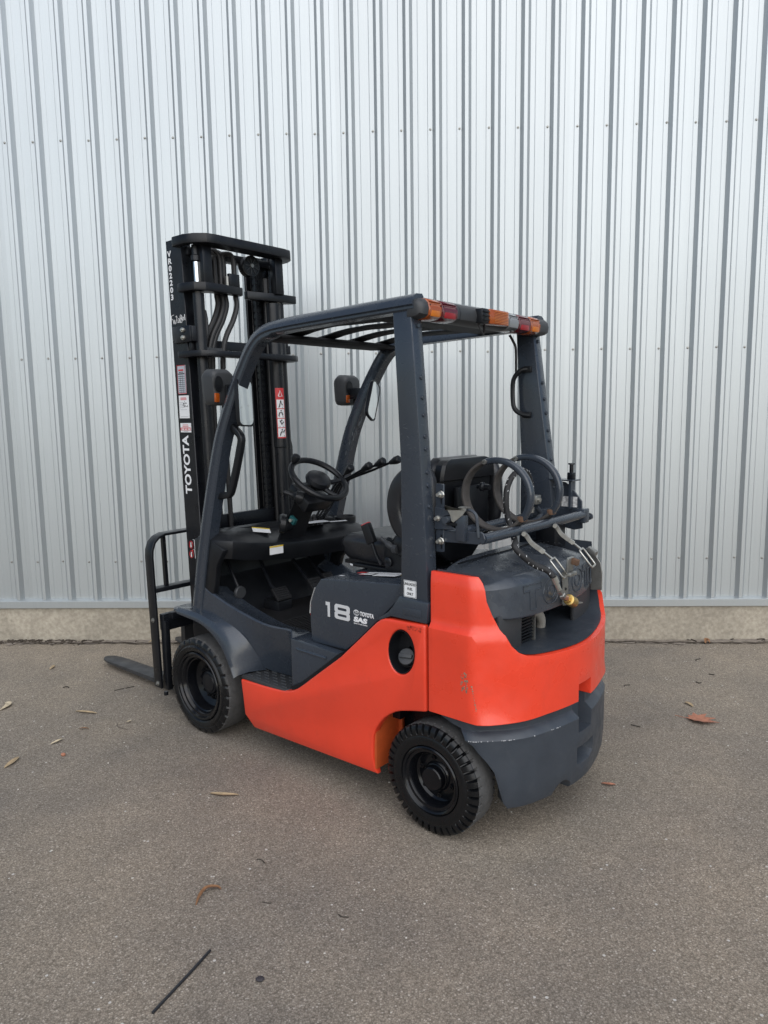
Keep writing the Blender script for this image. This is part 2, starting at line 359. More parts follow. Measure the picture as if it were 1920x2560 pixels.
N0, N1 = -16, 44
for i in range(N0, N1, 4):
    o = first if i == N0 else first.copy()
    if i != N0: col.objects.link(o)
    o.parent = wall; o.location = (RX0+i*PM, 0, 0)
scr = MB()
scr.lathe([(0, 0.0085), (-0.0015, 0.0085), (-0.002, 0.006), (-0.007, 0.0055), (-0.0075, 0.004)], (0, 0, 0), 'y', 8)
scr0 = scr.build('screw', DSTEEL, wall); fst = True
for zz in (0.595, 2.064, 3.523):
    for i in range(-6, 34):
        o = scr0 if fst else scr0.copy()
        if not fst: col.objects.link(o)
        fst = False; o.parent = wall
        o.location = (RX0+i*PM-0.0445+random.uniform(-.003, .003), PAN-D, zz+random.uniform(-.004, .004)); o.rotation_euler = (0, random.uniform(0, 6), 0)
XA, XB = RX0+(N0-.5)*PM, RX0+(N1-.5)*PM
fl = MB()
fp = [(0.013, 0.318), (0.012, 0.3185), (0.012, 0.314), (-0.032, 0.306), (-0.034, 0.304), (-0.034, 0.258), (-0.024, 0.252), (-0.024, 0.2505), (-0.0355, 0.2565), (-0.0355, 0.3055), (-0.033, 0.3075), (0.011, 0.316)]
fl.prism([(y, z) for y, z in fp[2:]], 'x', XA, XB)
fl.build('base_flashing', CLAD, wall, smooth=0)
MB().box(XA, XB, -0.012, 0.25, -0.3, 0.262).build('concrete_plinth', CONC, wall, smooth=0)
MB().box(XA, XB, 0.06, 0.25, 0.262, 6.4).build('wall_frame', DSTEEL, wall, smooth=0)
MB().box(XA, XB, -0.04, 0.27, 6.4, 6.5).build('top_flashing', CLAD, wall, smooth=0)

# broken edge of the asphalt along the plinth: a dark irregular crack and a dirt strip
DIRT = mat('dark_dirt', (0.06, 0.047, 0.036), 0.95, noise=0.5, nscale=50, bump=0.8, bscale=90)
DIRT2 = mat('grey_mortar_edge', (0.21, 0.18, 0.15), 0.95, noise=0.4, nscale=30, bump=0.9, bscale=60)
rs = random.Random(3)
def ribbon(name, y0, amp, wd, z, m):
    b = MB(); va = []; x = -5.5; y = y0
    while x < 6.5:
        y += rs.uniform(-.008, .008)+(y0-y)*0.08; ww = wd*rs.uniform(0.25, 1.6)
        va += [(x, y-ww/2, z), (x, y+ww/2, z+0.002)]; x += rs.uniform(.012, .035)
    n = len(va)//2
    b.add(va, [(2*i, 2*i+2, 2*i+3, 2*i+1) for i in range(n-1)])
    o = b.build(name, m, smooth=0); o['kind'] = 'stuff'; return o
ribbon('broken_asphalt_edge', D-0.055, .02, 0.075, 0.004, DIRT2)
ribbon('edge_crack', D-0.098, .02, 0.014, 0.009, DIRT)
b = MB()
for k in range(210):
    x = rs.uniform(-4.6, 4.8) if k > 110 else rs.gauss(-2.75, .22); y = D-0.02-abs(rs.gauss(0, .045)); r = rs.uniform(.003, .009)
    a = rs.uniform(0, 6.3); l_ = r*rs.uniform(1, 4)
    b.obox((x, y, .006+r*.3), (l_*math.cos(a), l_*math.sin(a), 0), (-r*.5*math.sin(a), r*.5*math.cos(a), r*.2), (0, 0, r*.35))
o = b.build('litter_crumbs', DIRT, smooth=0); o['kind'] = 'stuff'
CHIP = mat('pale_stone_chip', (0.5, 0.47, 0.42), 0.8, noise=0.25, nscale=60)
b = MB()
for k in range(160):
    x = rs.uniform(-2.6, 2.6); y = rs.uniform(1.7, 5.0); r = rs.uniform(.0018, .0042)
    b.sphere((x, y, r*.35), r*rs.uniform(.8, 1.5), r, r*.6, 6)
o = b.build('stone_chips', CHIP); o['kind'] = 'stuff'

# leaves, twigs and bits lying on the asphalt
def leafmat(n, c): return mat(n, c, 0.7, noise=0.3, nscale=60)
LTAN, LPALE, LBROWN, LRUST, TWIG = leafmat('dry_tan_leaf', (0.36, 0.27, 0.16)), leafmat('bleached_leaf', (0.5, 0.42, 0.29)), leafmat('dry_brown_leaf', (0.2, 0.1, 0.045)), leafmat('russet_leaf', (0.33, 0.14, 0.085)), leafmat('dark_twig', (0.03, 0.025, 0.02))
def leaf(name, label, pts, wid, m, cat='leaf', lift=0.008, curl=0.4, grp=None, z0=0.003):
    p = smoothpath([(x, y, 0) for x, y in pts], 4); n = len(p); b = MB(); vs = []
    for i, q in enumerate(p):
        t = i/(n-1); w_ = wid*math.sin(math.pi*min(.97, max(.04, t)))**0.7
        a = p[max(0, i-1)]; c = p[min(n-1, i+1)]; tn = (c-a).normalized(); sd = Vector((-tn.y, tn.x, 0))
        z = z0+lift*(math.sin(math.pi*t))*0.6+0.001
        vs += [q+sd*w_/2+Vector((0, 0, z+curl*w_*.5)), q+Vector((0, 0, z)), q-sd*w_/2+Vector((0, 0, z+curl*w_*.35))]
    b.add(vs, [(3*i, 3*i+1, 3*i+4, 3*i+3) for i in range(n-1)]+[(3*i+1, 3*i+2, 3*i+5, 3*i+4) for i in range(n-1)])
    vs2 = [v+Vector((0, 0, -0.0012)) for v in vs]
    b.add(vs2, [(3*i+3, 3*i+4, 3*i+1, 3*i) for i in range(n-1)]+[(3*i+4, 3*i+5, 3*i+2, 3*i+1) for i in range(n-1)])
    o = b.build(name, m, recalc=False); return tag(o, label, cat, grp)
G = 'dry leaves on the asphalt'
leaf('dry_leaf', 'small curled bleached leaf on the asphalt at the left edge', [(-2.395, 3.985), (-2.362, 3.965), (-2.348, 3.925), (-2.362, 3.875)], .034, LPALE, grp=G)
leaf('dry_leaf', 'long slim tan leaf lying across, left of the front wheel', [(-1.92, 3.866), (-1.849, 3.844), (-1.785, 3.838)], .018, LTAN, grp=G)
leaf('dry_leaf', 'slim bleached leaf tilted up to the right in front of the fork', [(-1.855, 3.45), (-1.83, 3.48), (-1.822, 3.512)], .016, LPALE, grp=G)
leaf('dry_leaf', 'broken tan leaf with a torn edge, lowest leaf at the left', [(-1.952, 3.2), (-1.94, 3.25), (-1.944, 3.31)], .026, LTAN, grp=G)
leaf('dry_leaf', 'small pale leaf near the wall, behind the fork tip', [(-2.41, 4.546), (-2.407, 4.58), (-2.423, 4.63)], .02, LTAN, grp=G)
leaf('dry_leaf', 'tiny white curled sliver of leaf beside the front wheel', [(-1.572, 3.722), (-1.56, 3.715), (-1.549, 3.745)], .012, LPALE, grp=G)
leaf('dry_leaf', 'thin grey-brown leaf lying flat below the long tan leaf', [(-1.794, 3.636), (-1.765, 3.633), (-1.739, 3.636)], .01, LBROWN, grp=G)
leaf('dry_leaf', 'narrow pale tan leaf in the open in front of the orange side', [(-.905, 2.979), (-.843, 2.961), (-.775, 2.967)], .02, LTAN, grp=G)
leaf('dry_leaf', 'pale leaf lying against the concrete base beside the load backrest', [(-1.945, 5.085), (-1.91, 5.10), (-1.88, 5.095)], .025, LTAN, grp=G, lift=.02, z0=.012)
leaf('dry_leaf', 'dark curled leaf standing against the concrete base at the right', [(2.04, 5.06), (2.06, 5.09), (2.075, 5.07)], .03, LBROWN, grp=G, lift=.03, z0=.012)
leaf('dry_leaf', 'arched brown leaf near the black strip in the foreground', [(-.749, 2.245), (-.748, 2.285), (-.734, 2.324), (-.70, 2.334), (-.685, 2.33)], .014, LBROWN, lift=.016, grp=G)
leaf('dry_leaf', 'small reddish brown leaf right of the grey bumper', [(.82, 3.09), (.85, 3.072), (.88, 3.078)], .018, LRUST, grp=G)
leaf('dry_leaf', 'small pale leaf sliver beside the big russet leaf', [(1.515, 4.012), (1.53, 3.985), (1.542, 3.95)], .02, LTAN, grp=G)
b = MB()
outl = [(0, .0), (.02, .028), (.055, .018), (.045, .038), (.10, .055), (.072, .07), (.12, .115), (.062, .10), (.05, .16), (.02, .115), (-.012, .175), (-.028, .115), (-.07, .15), (-.062, .095), (-.115, .1), (-.07, .06), (-.1, .035), (-.048, .032), (-.05, .012), (-.02, .024)]
n = len(outl); ca, sa = math.cos(R(-118)), math.sin(R(-118))
def mp(x, y, dz=0): 
    x2 = x*.55; y2 = (y-.08)*1.0
    return (1.51+ca*x2-sa*y2, 3.76+sa*x2+ca*y2, .006+abs(x)*.16+.03*max(0, y-.09)+dz)
b.add([mp(0, .08)]+[mp(x, y) for x, y in outl], [(0, 1+i, 1+(i+1) % n) for i in range(n)])
b.add([mp(0, .08, -.0015)]+[mp(x, y, -.0015) for x, y in outl], [(0, 1+(i+1) % n, 1+i) for i in range(n)])
b.tube([mp(0, 0), mp(-.01, -.05)], .0015, 5)
tag(b.build('dry_leaf', LRUST, recalc=False, smooth=0), 'large russet lobed leaf lying on the asphalt right of the forklift', 'leaf', G)
def twig(pts, r, label, m=TWIG, cat='twig', name='twig', grp='twigs on the asphalt', z=None):
    o = MB().tube(smoothpath([(x, y, (z or r)+.001) for x, y in pts], 4), r, 6).build(name, m); return tag(o, label, cat, grp)
twig([(-1.826, 4.18), (-1.78, 4.212), (-1.729, 4.247)], .0022, 'thin straight dark twig just in front of the fork')
twig([(-1.614, 3.705), (-1.6, 3.67), (-1.567, 3.645), (-1.531, 3.631)], .0018, 'thin curved twig under the white sliver by the front wheel', leafmat('grey_twig', (.1, .085, .07)))
twig([(-.598, 2.506), (-.58, 2.503), (-.563, 2.484)], .0018, 'short bent twig in the foreground above the arched brown leaf')
twig([(-.527, 2.268), (-.51, 2.262), (-.496, 2.262)], .0014, 'tiny thin twig right of the arched brown leaf')
twig([(-.262, 2.211), (-.25, 2.2), (-.227, 2.198)], .0016, 'short dark twig in the foreground near the picture middle')
twig([(1.846, 4.716), (1.86, 4.74), (1.889, 4.753)], .003, 'dark crooked twig near the wall at the right')
twig([(1.83, 4.465), (1.86, 4.455)], .003, 'dark short twig right of the forklift, nearer than the crooked one')
twig([(1.7, 4.33), (1.713, 4.31), (1.728, 4.32)], .003, 'small dark bent twig between the bumper and the right twigs')
twig([(1.13, 3.71), (1.148, 3.697), (1.17, 3.68)], .0025, 'dark reddish twig left of the big russet leaf')
twig([(1.25, 4.26), (1.262, 4.275), (1.29, 4.28)], .0025, 'dark crooked twig close beside the orange counterweight')
twig([(-2.165, 4.225), (-2.149, 4.24), (-2.13, 4.225)], .003, 'dark bent twig left of the fork')
tag(MB().sphere((-.463, 1.923, .006), .014, .01, .007, 8).build('dirt_clod', leafmat('dark_clod', (.035, .03, .035))), 'small dark clod on the asphalt right of the black strip', 'clod')
tag(MB().sphere((-1.731, 3.329, .008), .012, .009, .009, 8).build('gum_nut', LRUST), 'small red-brown seed pod on the asphalt at left', 'seed pod')
st = MB(); pp = smoothpath([(-.737, 1.796, .004), (-.705, 1.875, .004), (-.672, 1.955, .005), (-.642, 2.037, .004)], 6)
st.sweep(pp, rrect(.0034, .0034, .0012, 2), (0, 0, 1))
tag(st.build('rubber_strip', mat('black_rubber_strip', (.016, .018, .022), .45)), 'long black rubber strip lying on the asphalt in the foreground', 'rubber strip')

# ================================================================== FORKLIFT (local frame: x forward, y left, z up, origin under the rear axle)
FK = thing('forklift', 'orange and dark grey forklift with black mast parked by the metal wall', 'forklift', (0.366, 3.0869, 0), 2.4701)
LEFT, UPZ = (-1, 0, 0), (0, 0, 1)      # text running on the left side: reads towards the rear
REAR = (0, -1, 0)
# ---- wheels
def wheel(name, x, yf, Rt, wd, rb, lugs, s, rear):
    """yf: y of the outer tyre face (positive), s: +1 left, -1 right"""
    e = bpy.data.objects.new(name, None); col.objects.link(e); e.parent = FK
    N = lugs*8; c = Vector((x, 0, Rt))
    def ring(d, r, dg=0, rg=0, duty=1):
        out = []
        for k in range(N):
            t = 2*math.pi*k/N; gv = (k % 8) < (2 if rear else 1)
            dd, rr = (d+dg, r-rg) if gv else (d, r)
            out.append(c+Vector((rr*math.cos(t), s*(yf-dd), rr*math.sin(t))))
        return out
    if rear:
        P = [(.014, rb, 0, 0), (.004, rb+.006, 0, 0), (.001, rb+.02, 0, 0), (.0, Rt-.05, 0, 0), (.003, Rt-.044, 0, 0), (.002, Rt-.040, 0, 0), (.001, Rt-.034, .010, 0), (.004, Rt-.016, .016, .002), (.012, Rt-.003, .018, .014), (.02, Rt, .018, .014)]
        T = [(.02, Rt, .018, .014), (.036, Rt, .004, .006), (.044, Rt+.0005, 0, 0), (wd/2, Rt+.001, 0, 0), (wd-.03, Rt, 0, 0), (wd-.012, Rt-.003, -.01, .012), (wd-.002, Rt-.02, -.01, .006), (wd, Rt-.05, 0, 0), (wd-.01, rb, 0, 0)]
    else:
        P = [(.014, rb, 0, 0), (.004, rb+.006, 0, 0), (.0, rb+.014, 0, 0), (-.003, rb+.03, 0, 0), (.001, Rt-.038, 0, 0), (.004, Rt-.034, 0, 0), (.002, Rt-.030, .0, 0), (.003, Rt-.024, .004, 0), (.007, Rt-.008, .006, .003), (.014, Rt-.001, .006, .007)]
        T = [(.014, Rt-.001, .006, .007), (.026, Rt+.0003, 0, 0), (wd/2, Rt+.0015, 0, 0), (wd-.03, Rt, 0, 0), (wd-.01, Rt-.006, 0, 0), (wd, Rt-.03, 0, 0), (wd-.01, rb, 0, 0)]
    b = MB(); b.loft([ring(*q) for q in P], True, False); b.cm = 1; b.loft([ring(*q) for q in T], True, False)
    b.build('tyre', [SIDEW, TREAD], e, smooth=40)
    L = lambda prof, n=56: [(s*(yf-d), r) for d, r in prof]
    rim = MB()
    if rear:
        rim.lathe(L([(.02, rb+.002), (.004, rb+.001), (.0, rb-.004), (.004, rb-.010), (.012, rb-.014), (.014, rb-.024), (.022, rb-.028), (.03, rb-.031), (.055, rb-.034), (.062, .092), (.060, .088), (.058, .06), (.052, .055), (.05, .052)]), c, 'y', 56, cap=False)
        rim.build('rim', GLOSSBLK, e, smooth=28)
        MB().lathe(L([(.054, .054), (.046, .053), (.044, .049), (.02, .047), (.016, .043), (.015, .0)]), c, 'y', 40, cap=False).build('hub_cap', GLOSSBLK, e, smooth=30)
        nb, br, d0 = 6, .075, .058
    else:
        rim.lathe(L([(.02, rb+.002), (.003, rb+.001), (-.001, rb-.003), (.002, rb-.012), (.012, rb-.017), (.014, rb-.028), (.02, rb-.033), (.03, rb-.036), (.034, rb-.042), (.085, rb-.05), (.095, .11), (.1, .1), (.098, .06)]), c, 'y', 56, cap=False)
        rim.build('rim', GLOSSBLK, e, smooth=28)
        MB().lathe(L([(.098, .064), (.08, .062), (.074, .058), (.071, .05), (.066, .047), (.064, .03), (.063, .0)]), c, 'y', 44, cap=False).build('hub_cap', BLACKM, e, smooth=30)
        nb, br, d0 = 14, .083, .098
    proto = None
    for k in range(nb):
        t = 2*math.pi*(k+.3)/nb
        q = (x+br*math.cos(t), s*(yf-d0+.004), Rt+br*math.sin(t))
        if proto is None:
            bb = MB().lathe([(-.006, .011), (.006, .0105), (.0065, .006), (.013, .0055), (.0135, .001)], (0, 0, 0), 'y', 6 if rear else 8)
            if s < 0: bb = bb.mirror()
            proto = bb.build('wheel_bolt', GLOSSBLK, e, smooth=20); o = proto
        else:
            o = proto.copy(); col.objects.link(o)
        o.parent = e; o.location = q
    return e
RF, RR = .251, .2214
for s in (1, -1):
    wheel('front_wheel', 1.4955, .53, RF, .18, .178, 28, s, False)
    wheel('rear_wheel', 0.0, .5125, RR, .145, .135, 40, s, True)
MB().cyl((0, -.4, RR), (0, .4, RR), .05).build('rear_axle', BLACKM, FK)
MB().cyl((1.4955, -.4, RF), (1.4955, .4, RF), .08).build('front_axle', BLACKM, FK)

# ---- chassis behind the panels
ch = MB()
ch.box(.36, 1.30, -.40, .40, .13, .36); ch.box(.25, .80, -.38, .38, .36, .62); ch.box(-.10, .36, -.30, .30, .16, .62); ch.box(1.28, 1.66, -.30, .30, .16, .58)
ch.build('chassis', BLACKM, FK, smooth=0)
for s in (1, -1):
    b = MB(); b.box(.292, .36, .20, .487, .165, .47)
    b.box(.27, .292, .33, .345, .2, .47)
    (b if s > 0 else b.mirror()).build('wheel_arch_frame', ODULL, FK, bevel=.004)
# ---- orange side panels with the fuel filler
pout = [(1.170, .3585), (1.148, .186), (1.112, .113), (.29, .140), (.298, .165), (.303, .214), (.303, .26), (.298, .314), (.285, .35), (.263, .381), (.238, .41), (.209, .432), (.18, .45), (.15, .462), (.10, .475), (.05, .486), (.0205, .492),
        (.0225, .838), (.12, .834), (.2, .832), (.228, .829), (.25, .821), (.275, .803), (.48, .617), (.62, .512), (.72, .436), (.755, .411), (.785, .395), (.82, .382), (.858, .374), (.9, .370), (1.0, .364)]
def side_panel(s):
    b = MB(); n = len(pout); kb = {1: 0, 2: -.028, 3: -.02, 4: -.012}
    yo = lambda i: .5+kb.get(i, 0)
    outer = [(x, yo(i), z) for i, (x, z) in enumerate(pout)]; inner = [(x, .455, z) for x, z in pout]
    b.add(outer+inner, [])
    low = [1, 2, 3, 4, 5]; up = [0, 1]+list(range(5, n))
    f = [tuple(up), tuple(low)]+[tuple(n+i for i in reversed(range(n)))]+[(i, (i+1) % n, n+(i+1) % n, n+i) for i in range(n)]
    b.f += f; b.m += [0]*len(f)
    if s < 0: b = b.mirror()
    o = b.build('side_panel', ORANGE, FK)
    cx, cz = .1435, .708; cy = MB(); ring = []
    for yy in (.4*s, .6*s):
        ring.append([(cx+.066*math.cos(t)+.004*math.sin(t), yy, cz-.012*math.cos(t)+.09*math.sin(t)) for t in [2*math.pi*k/40 for k in range(40)]])
    cy.loft(ring)
    cut(o, [cy] if s > 0 else [], bevel=.011, seg=3, ang=28)
    return o
for s_ in (1, -1): MB().box(.0, .03, min(s_*.46, s_*.478), max(s_*.46, s_*.478), .494, .838).build('panel_seam', BLACKM, FK, smooth=0)
pl = side_panel(1); pr = side_panel(-1)
fr = MB(); cx, cz = .1435, .708
def el(d, k): return [(cx+.066*k*math.cos(t)+.004*k*math.sin(t), .5-d, cz-.012*k*math.cos(t)+.09*k*math.sin(t)) for t in [2*math.pi*i/40 for i in range(40)]]
fr.loft([el(.012, 1.0), el(.004, .985), el(.001, .975), el(.002, .955), el(.05, .93), el(.06, .85), el(.062, .1)], True, False)
fw = fr.build('filler_recess', BLACK, FK)
cp = MB(); cc = Vector((.138, .466, .680)); ax = Vector((-.25, .75, .45)).normalized()
e1 = Vector((0, 0, 1)).cross(ax).normalized(); e2 = ax.cross(e1)
def disc(h, r): r = r*.8; return [cc+ax*h+r*(math.cos(2*math.pi*k/30)*e1+math.sin(2*math.pi*k/30)*e2) for k in range(30)]
cp.loft([disc(-.03, .047), disc(-.012, .047), disc(-.010, .042), disc(-.004, .042), disc(-.003, .046), disc(.010, .045), disc(.014, .041)])
cp.build('filler_neck', BLACK, fw, smooth=30)
cp = MB(); cp.loft([disc(.0145, .0405), disc(.016, .0395)]); cp.obox(cc+ax*.022, e1*.027, e2*.007, ax*.007)
cp.build('filler_cap', PGREY, fw, bevel=.003)

# ---- counterweight
half = [(.006, .5), (-.05, .5), (-.10, .5), (-.15, .5), (-.178, .5), (-.190, .4975), (-.200, .490), (-.212, .479), (-.235, .457), (-.262, .430), (-.290, .398), (-.318, .358), (-.327, .342), (-.345, .30), (-.360, .25), (-.373, .20), (-.384, .15), (-.393, .10), (-.399, .05), (-.401, 0)]
full = half+[(x, -y) for x, y in reversed(half[:-1])]
def arclen(pts):
    L = [0]
    for a, b in zip(pts, pts[1:]): L.append(L[-1]+math.dist(a, b))
    return L
FL = arclen(full)
def at(sv):
    sv = min(max(sv, 0), FL[-1])
    for i in range(len(FL)-1):
        if sv <= FL[i+1]:
            t = (sv-FL[i])/(FL[i+1]-FL[i]); return tuple(a+(b-a)*t for a, b in zip(full[i], full[i+1]))
    return full[-1]
def outline(s0, n): return [at(s0+(FL[-1]-2*s0)*k/(n-1)) for k in range(n)]
def shift(z): # forward lean of the rear face with height
    return 0 if z < .80 else (z-.80)*.06
def indent(z): return 0.0 if z < .836 else min(.016, (z-.836)*1.3)
cwz = [.502, .505, .56, .62, .70, .76, .80, .834, .842, .855, .88, .92, .96, 1.0, 1.025, 1.04, 1.048]
rings = []
for z in cwz:
    ring = []
    tp = max(0, z-1.0)
    for x, y in outline(0, 70):
        k = 1-min(1, max(0, (.0-x)/.2)) ; yy = y*(1-(indent(z)+tp*tp*6)/.5)
        if z < .56: 
            fl_ = (.56-z)/.06
            if x < -.14: x -= .03*fl_*max(0, 1-abs(x+.22)/.14)
        ring.append((x+shift(z)*min(1, max(0, (-.05-x)/.12))+tp*tp*3, yy, z))
    ring += [(.006, -.30, z), (.006, .30, z)]
    rings.append(ring)
cw = MB().loft(rings).build('counterweight', CASTOR, FK, smooth=40)
U = [(.47, 1.2), (.452, 1.05), (.447, .96), (.435, .91), (.412, .84), (.392, .793), (.368, .765), (.335, .748), (.28, .738), (.2, .733), (.1, .729)]
Upoly = U+[(0, .728)]+[(-y, z) for y, z in reversed(U)]
c1 = MB().prism(Upoly, 'x', -1, .2)
c2 = MB().box(-.6, -.33, -.054, .054, .3, .572)
c3 = MB().box(-.6, .3, -.7, -.36, .985, 1.3)
cut(cw, [c1, c2, c3], bevel=.013, seg=3, ang=38, smooth=40)
# grey lining of the opening: shelf and cheeks
def rim_x(y, z):
    best = min(full, key=lambda p: abs(abs(p[1])-abs(y)) + (5 if p[1]*y < 0 else 0))
    ys = sorted(half, key=lambda p: p[1])
    for a, b in zip(ys, ys[1:]):
        if a[1] <= abs(y) <= b[1]:
            t = (abs(y)-a[1])/max(1e-6, b[1]-a[1]); x = a[0]+(b[0]-a[0])*t; break
    else: x = -.2
    return x+shift(z)*min(1, max(0, (-.05-x)/.12))
ln = MB(); a_ = []; b_ = []
prof = smoothpath([(0, y, z) for y, z in Upoly[1:-1]], 4)
for q in prof:
    y, z = q.y*.993, q.z+.004
    a_.append((rim_x(q.y, q.z)+.02, y, z)); b_.append((.0, y, z))
ln.loft([a_, b_], False, False)
ln.build('recess_lining', GREYC, FK, smooth=50)
bw = MB(); bw.box(-.235, -.215, .215, .385, .735, .89); bw.build('recess_panel', PGREY, FK, bevel=.008)
bw = MB(); bw.box(-.235, -.215, -.385, -.225, .735, .89); bw.build('recess_panel', PGREY, FK, bevel=.008)
MB().box(-.10, -.09, -.25, .23, .73, .96).build('recess_back', BLACKM, FK, smooth=0)
lv = MB()
for k in range(13): lv.obox((-.222, .165, .748+k*.0125), (.008, 0, -.003), (0, .045, 0), (0, 0, .0028))
lv.box(-.21, -.2, .11, .215, .735, .93)
o = lv.build('louvre', BLACK, FK, smooth=0)
MB().box(-.232, -.218, .106, .112, .735, .93).build('radiator_edge', DSTEEL, FK, smooth=0)
MB().tube(smoothpath([(-.12, .11, .80), (-.16, .06, .83), (-.17, -.01, .815), (-.165, -.06, .77), (-.15, -.08, .72)], 6), .02, 12).build('coolant_hose', mat('pale_hose', (.3, .28, .25), .6), FK)

# ---- grey lower casting (bumper) with arch, ledge, pin slot and hand recess
def s_of(x=None, y=None):
    for i in range(len(full)):
        if x is not None and full[i][1] >= .45 and full[i][0] <= x: 
            a, b = full[i-1], full[i]; t = (x-a[0])/(b[0]-a[0]); return FL[i-1]+t*(FL[i]-FL[i-1])
        if y is not None and full[i][1] <= y:
            a, b = full[i-1], full[i]; t = (y-a[1])/(b[1]-a[1]); return FL[i-1]+t*(FL[i]-FL[i-1])
lv_ = [(.150, dict(y=.395), -.018), (.158, dict(y=.398), -.008), (.18, dict(y=.412), -.002), (.24, dict(y=.426), .003), (.31, dict(y=.44), .004), (.35, dict(y=.459), .004), (.389, dict(y=.482), .004), (.415, dict(x=-.195), .004), (.434, dict(x=-.165), .005), (.438, dict(x=-.163), .003), (.458, dict(x=-.13), -.022), (.461, dict(x=-.125), -.026), (.468, dict(x=-.085), -.026), (.492, dict(x=-.017), -.026), (.4995, dict(x=.0), -.026)]
rings = []
for z, kw, off in lv_:
    s0 = s_of(**kw); pts = outline(s0, 60); ring = []
    for i, (x, y) in enumerate(pts):
        a = pts[max(0, i-1)]; b2 = pts[min(59, i+1)]; tx, ty = b2[0]-a[0], b2[1]-a[1]; l_ = math.hypot(tx, ty)
        nx, ny = ty/l_, -tx/l_                      # outward
        ring.append((x+nx*off, y+ny*off, z))
    xs, ys = ring[0][0], ring[0][1]
    xi = min(-.12, xs+.02) if z < .42 else xs
    ring += [(max(xs, -.2) if z < .4 else xs, -.33, z), (max(xs, -.2) if z < .4 else xs, .33, z)]
    rings.append(ring)
bp = MB().loft(rings).build('bumper', GREYC, FK, smooth=38)
k1 = MB().box(-.6, -.345, -.056, .056, .372, .7)
k2 = MB().loft([[(-.5, y*1.05, z) for y, z in [(.075, .235), (.075, .315), (-.1, .32), (-.1, .245), (-.05, .222), (.04, .222)]], [(-.335, y*.7, z) for y, z in [(.075, .25), (.075, .31), (-.1, .31), (-.1, .26), (-.05, .245), (.04, .245)]]])
k3 = MB().loft([[(x, .145+.06*math.cos(t), .14+.062*math.sin(t)) for t in [2*math.pi*k/24 for k in range(24)]] for x in (-.6, -.2)])
cut(bp, [k1, k2, k3], bevel=.004, seg=2, ang=36, smooth=28)
MB().cyl((-.362, .035, .2), (-.362, .035, .345), .012).build('tow_pin', RUST, FK)
MB().tube(smoothpath([(-.37, .05, .44), (-.37, .03, .43), (-.37, .02, .4), (-.37, .022, .375)], 5), .006, 8).build('tow_pin_handle', BLACKM, FK)

# ---- rear engine cover with embossed lettering
def cover_x(y): return -.292+.30*y*y+1.6*max(0, abs(y)-.33)**2*4
cs = []
ys = [-.45, -.435, -.40, -.34, -.28, -.2, -.1, 0, .1, .2, .28, .34, .38, .405, .415]
for y in ys:
    k = min(1, abs(y)/.415)**6; x0 = cover_x(y)
    cs.append([(x0+.035+.03*k, y, .862+.02*k+.012*abs(y)/.4), (x0+.002+.03*k, y, .866+.02*k), (x0+.02*k, y, .872+.018*k), (x0+.003+.02*k, y*.995, .935), (x0+.006+.02*k, y*.99, .995-.012*k), (x0+.010+.02*k, y*.985, 1.004-.016*k), (x0+.034+.015*k, y*.98, 1.026-.03*k), (x0+.042+.012*k, y*.975, 1.030-.034*k), (x0+.10, y*.965, 1.041-.045*k), (-.06, y*.96, 1.058-.05*k), (.02, y*.95, 1.063-.05*k), (.032, y*.95, 1.056-.05*k), (.032, y*.95, .95), (-.08, y*.9, .93)])
cv = MB().loft(cs).build('engine_cover', COVER, FK, smooth=24)
MB().obox((-.035, 0, 1.063), (.004, 0, 0), (0, .36, 0), (0, 0, .0025)).build('cover_seam', BLACKM, FK, smooth=0)
def on_cover(q): # wrap flat text (built in plane x=-.3) onto the rear face
    t = (q.z-.885)/.115; lean = .006*min(1, max(0, (q.z-.872)/.123))+.004*max(0, (q.z-.995)/.01)
    return Vector((cover_x(q.y)+lean+(q.x+.3), q.y, q.z))
def strokes(name, segs, wdt, parent, m):
    b = MB()
    for a, c in segs:
        n_ = max(2, int(math.dist(a, c)/.012)+1)
        pa = [on_cover(Vector((-.3-.001, a[0]+(c[0]-a[0])*k/n_, a[1]+(c[1]-a[1])*k/n_))) for k in range(n_+1)]
        b.tube(pa, wdt, 6)
    return b.build(name, m, parent, smooth=60)
def outline_letter(ch_, y0, w_, z0, h_):
    """outline (closed loops) of the big embossed letters, y runs to the right (decreasing)"""
    t = .3*w_
    if ch_ == 'T': L = [[(0, 1), (1, 1), (1, .76), (.66, .76), (.66, 0), (.34, 0), (.34, .76), (0, .76)]]
    elif ch_ == 'Y': L = [[(0, 1), (.34, 1), (.5, .68), (.66, 1), (1, 1), (.66, .42), (.66, 0), (.34, 0), (.34, .42)]]
    elif ch_ == 'A': L = [[(0, 0), (.36, 1), (.64, 1), (1, 0), (.7, 0), (.63, .2), (.37, .2), (.3, 0)], [(.43, .38), (.57, .38), (.5, .66)]]
    else: L = [[(.5+.5*math.cos(a), .5+.5*math.sin(a)) for a in [2*math.pi*k/28 for k in range(28)]], [(.5+.24*math.cos(a), .5+.26*math.sin(a)) for a in [2*math.pi*k/20 for k in range(20)]]]
    return [[(y0-x*w_, z0+z*h_) for x, z in lp] for lp in L]
emb = MB(); yy = .262
for ch_, w_ in zip('TOYOTA', (.122, .125, .112, .125, .098, .108)):
    for lp in outline_letter(ch_, yy, w_*.92, .89, .098):
        for a, c in zip(lp, lp[1:]+lp[:1]):
            n_ = max(1, int(math.dist(a, c)/.014)+1)
            emb.tube([on_cover(Vector((-.3005, a[0]+(c[0]-a[0])*k/n_, a[1]+(c[1]-a[1])*k/n_))) for k in range(n_+1)], .0024, 6)
    yy -= w_
emb.build('embossed_lettering', COVER, FK, smooth=60)

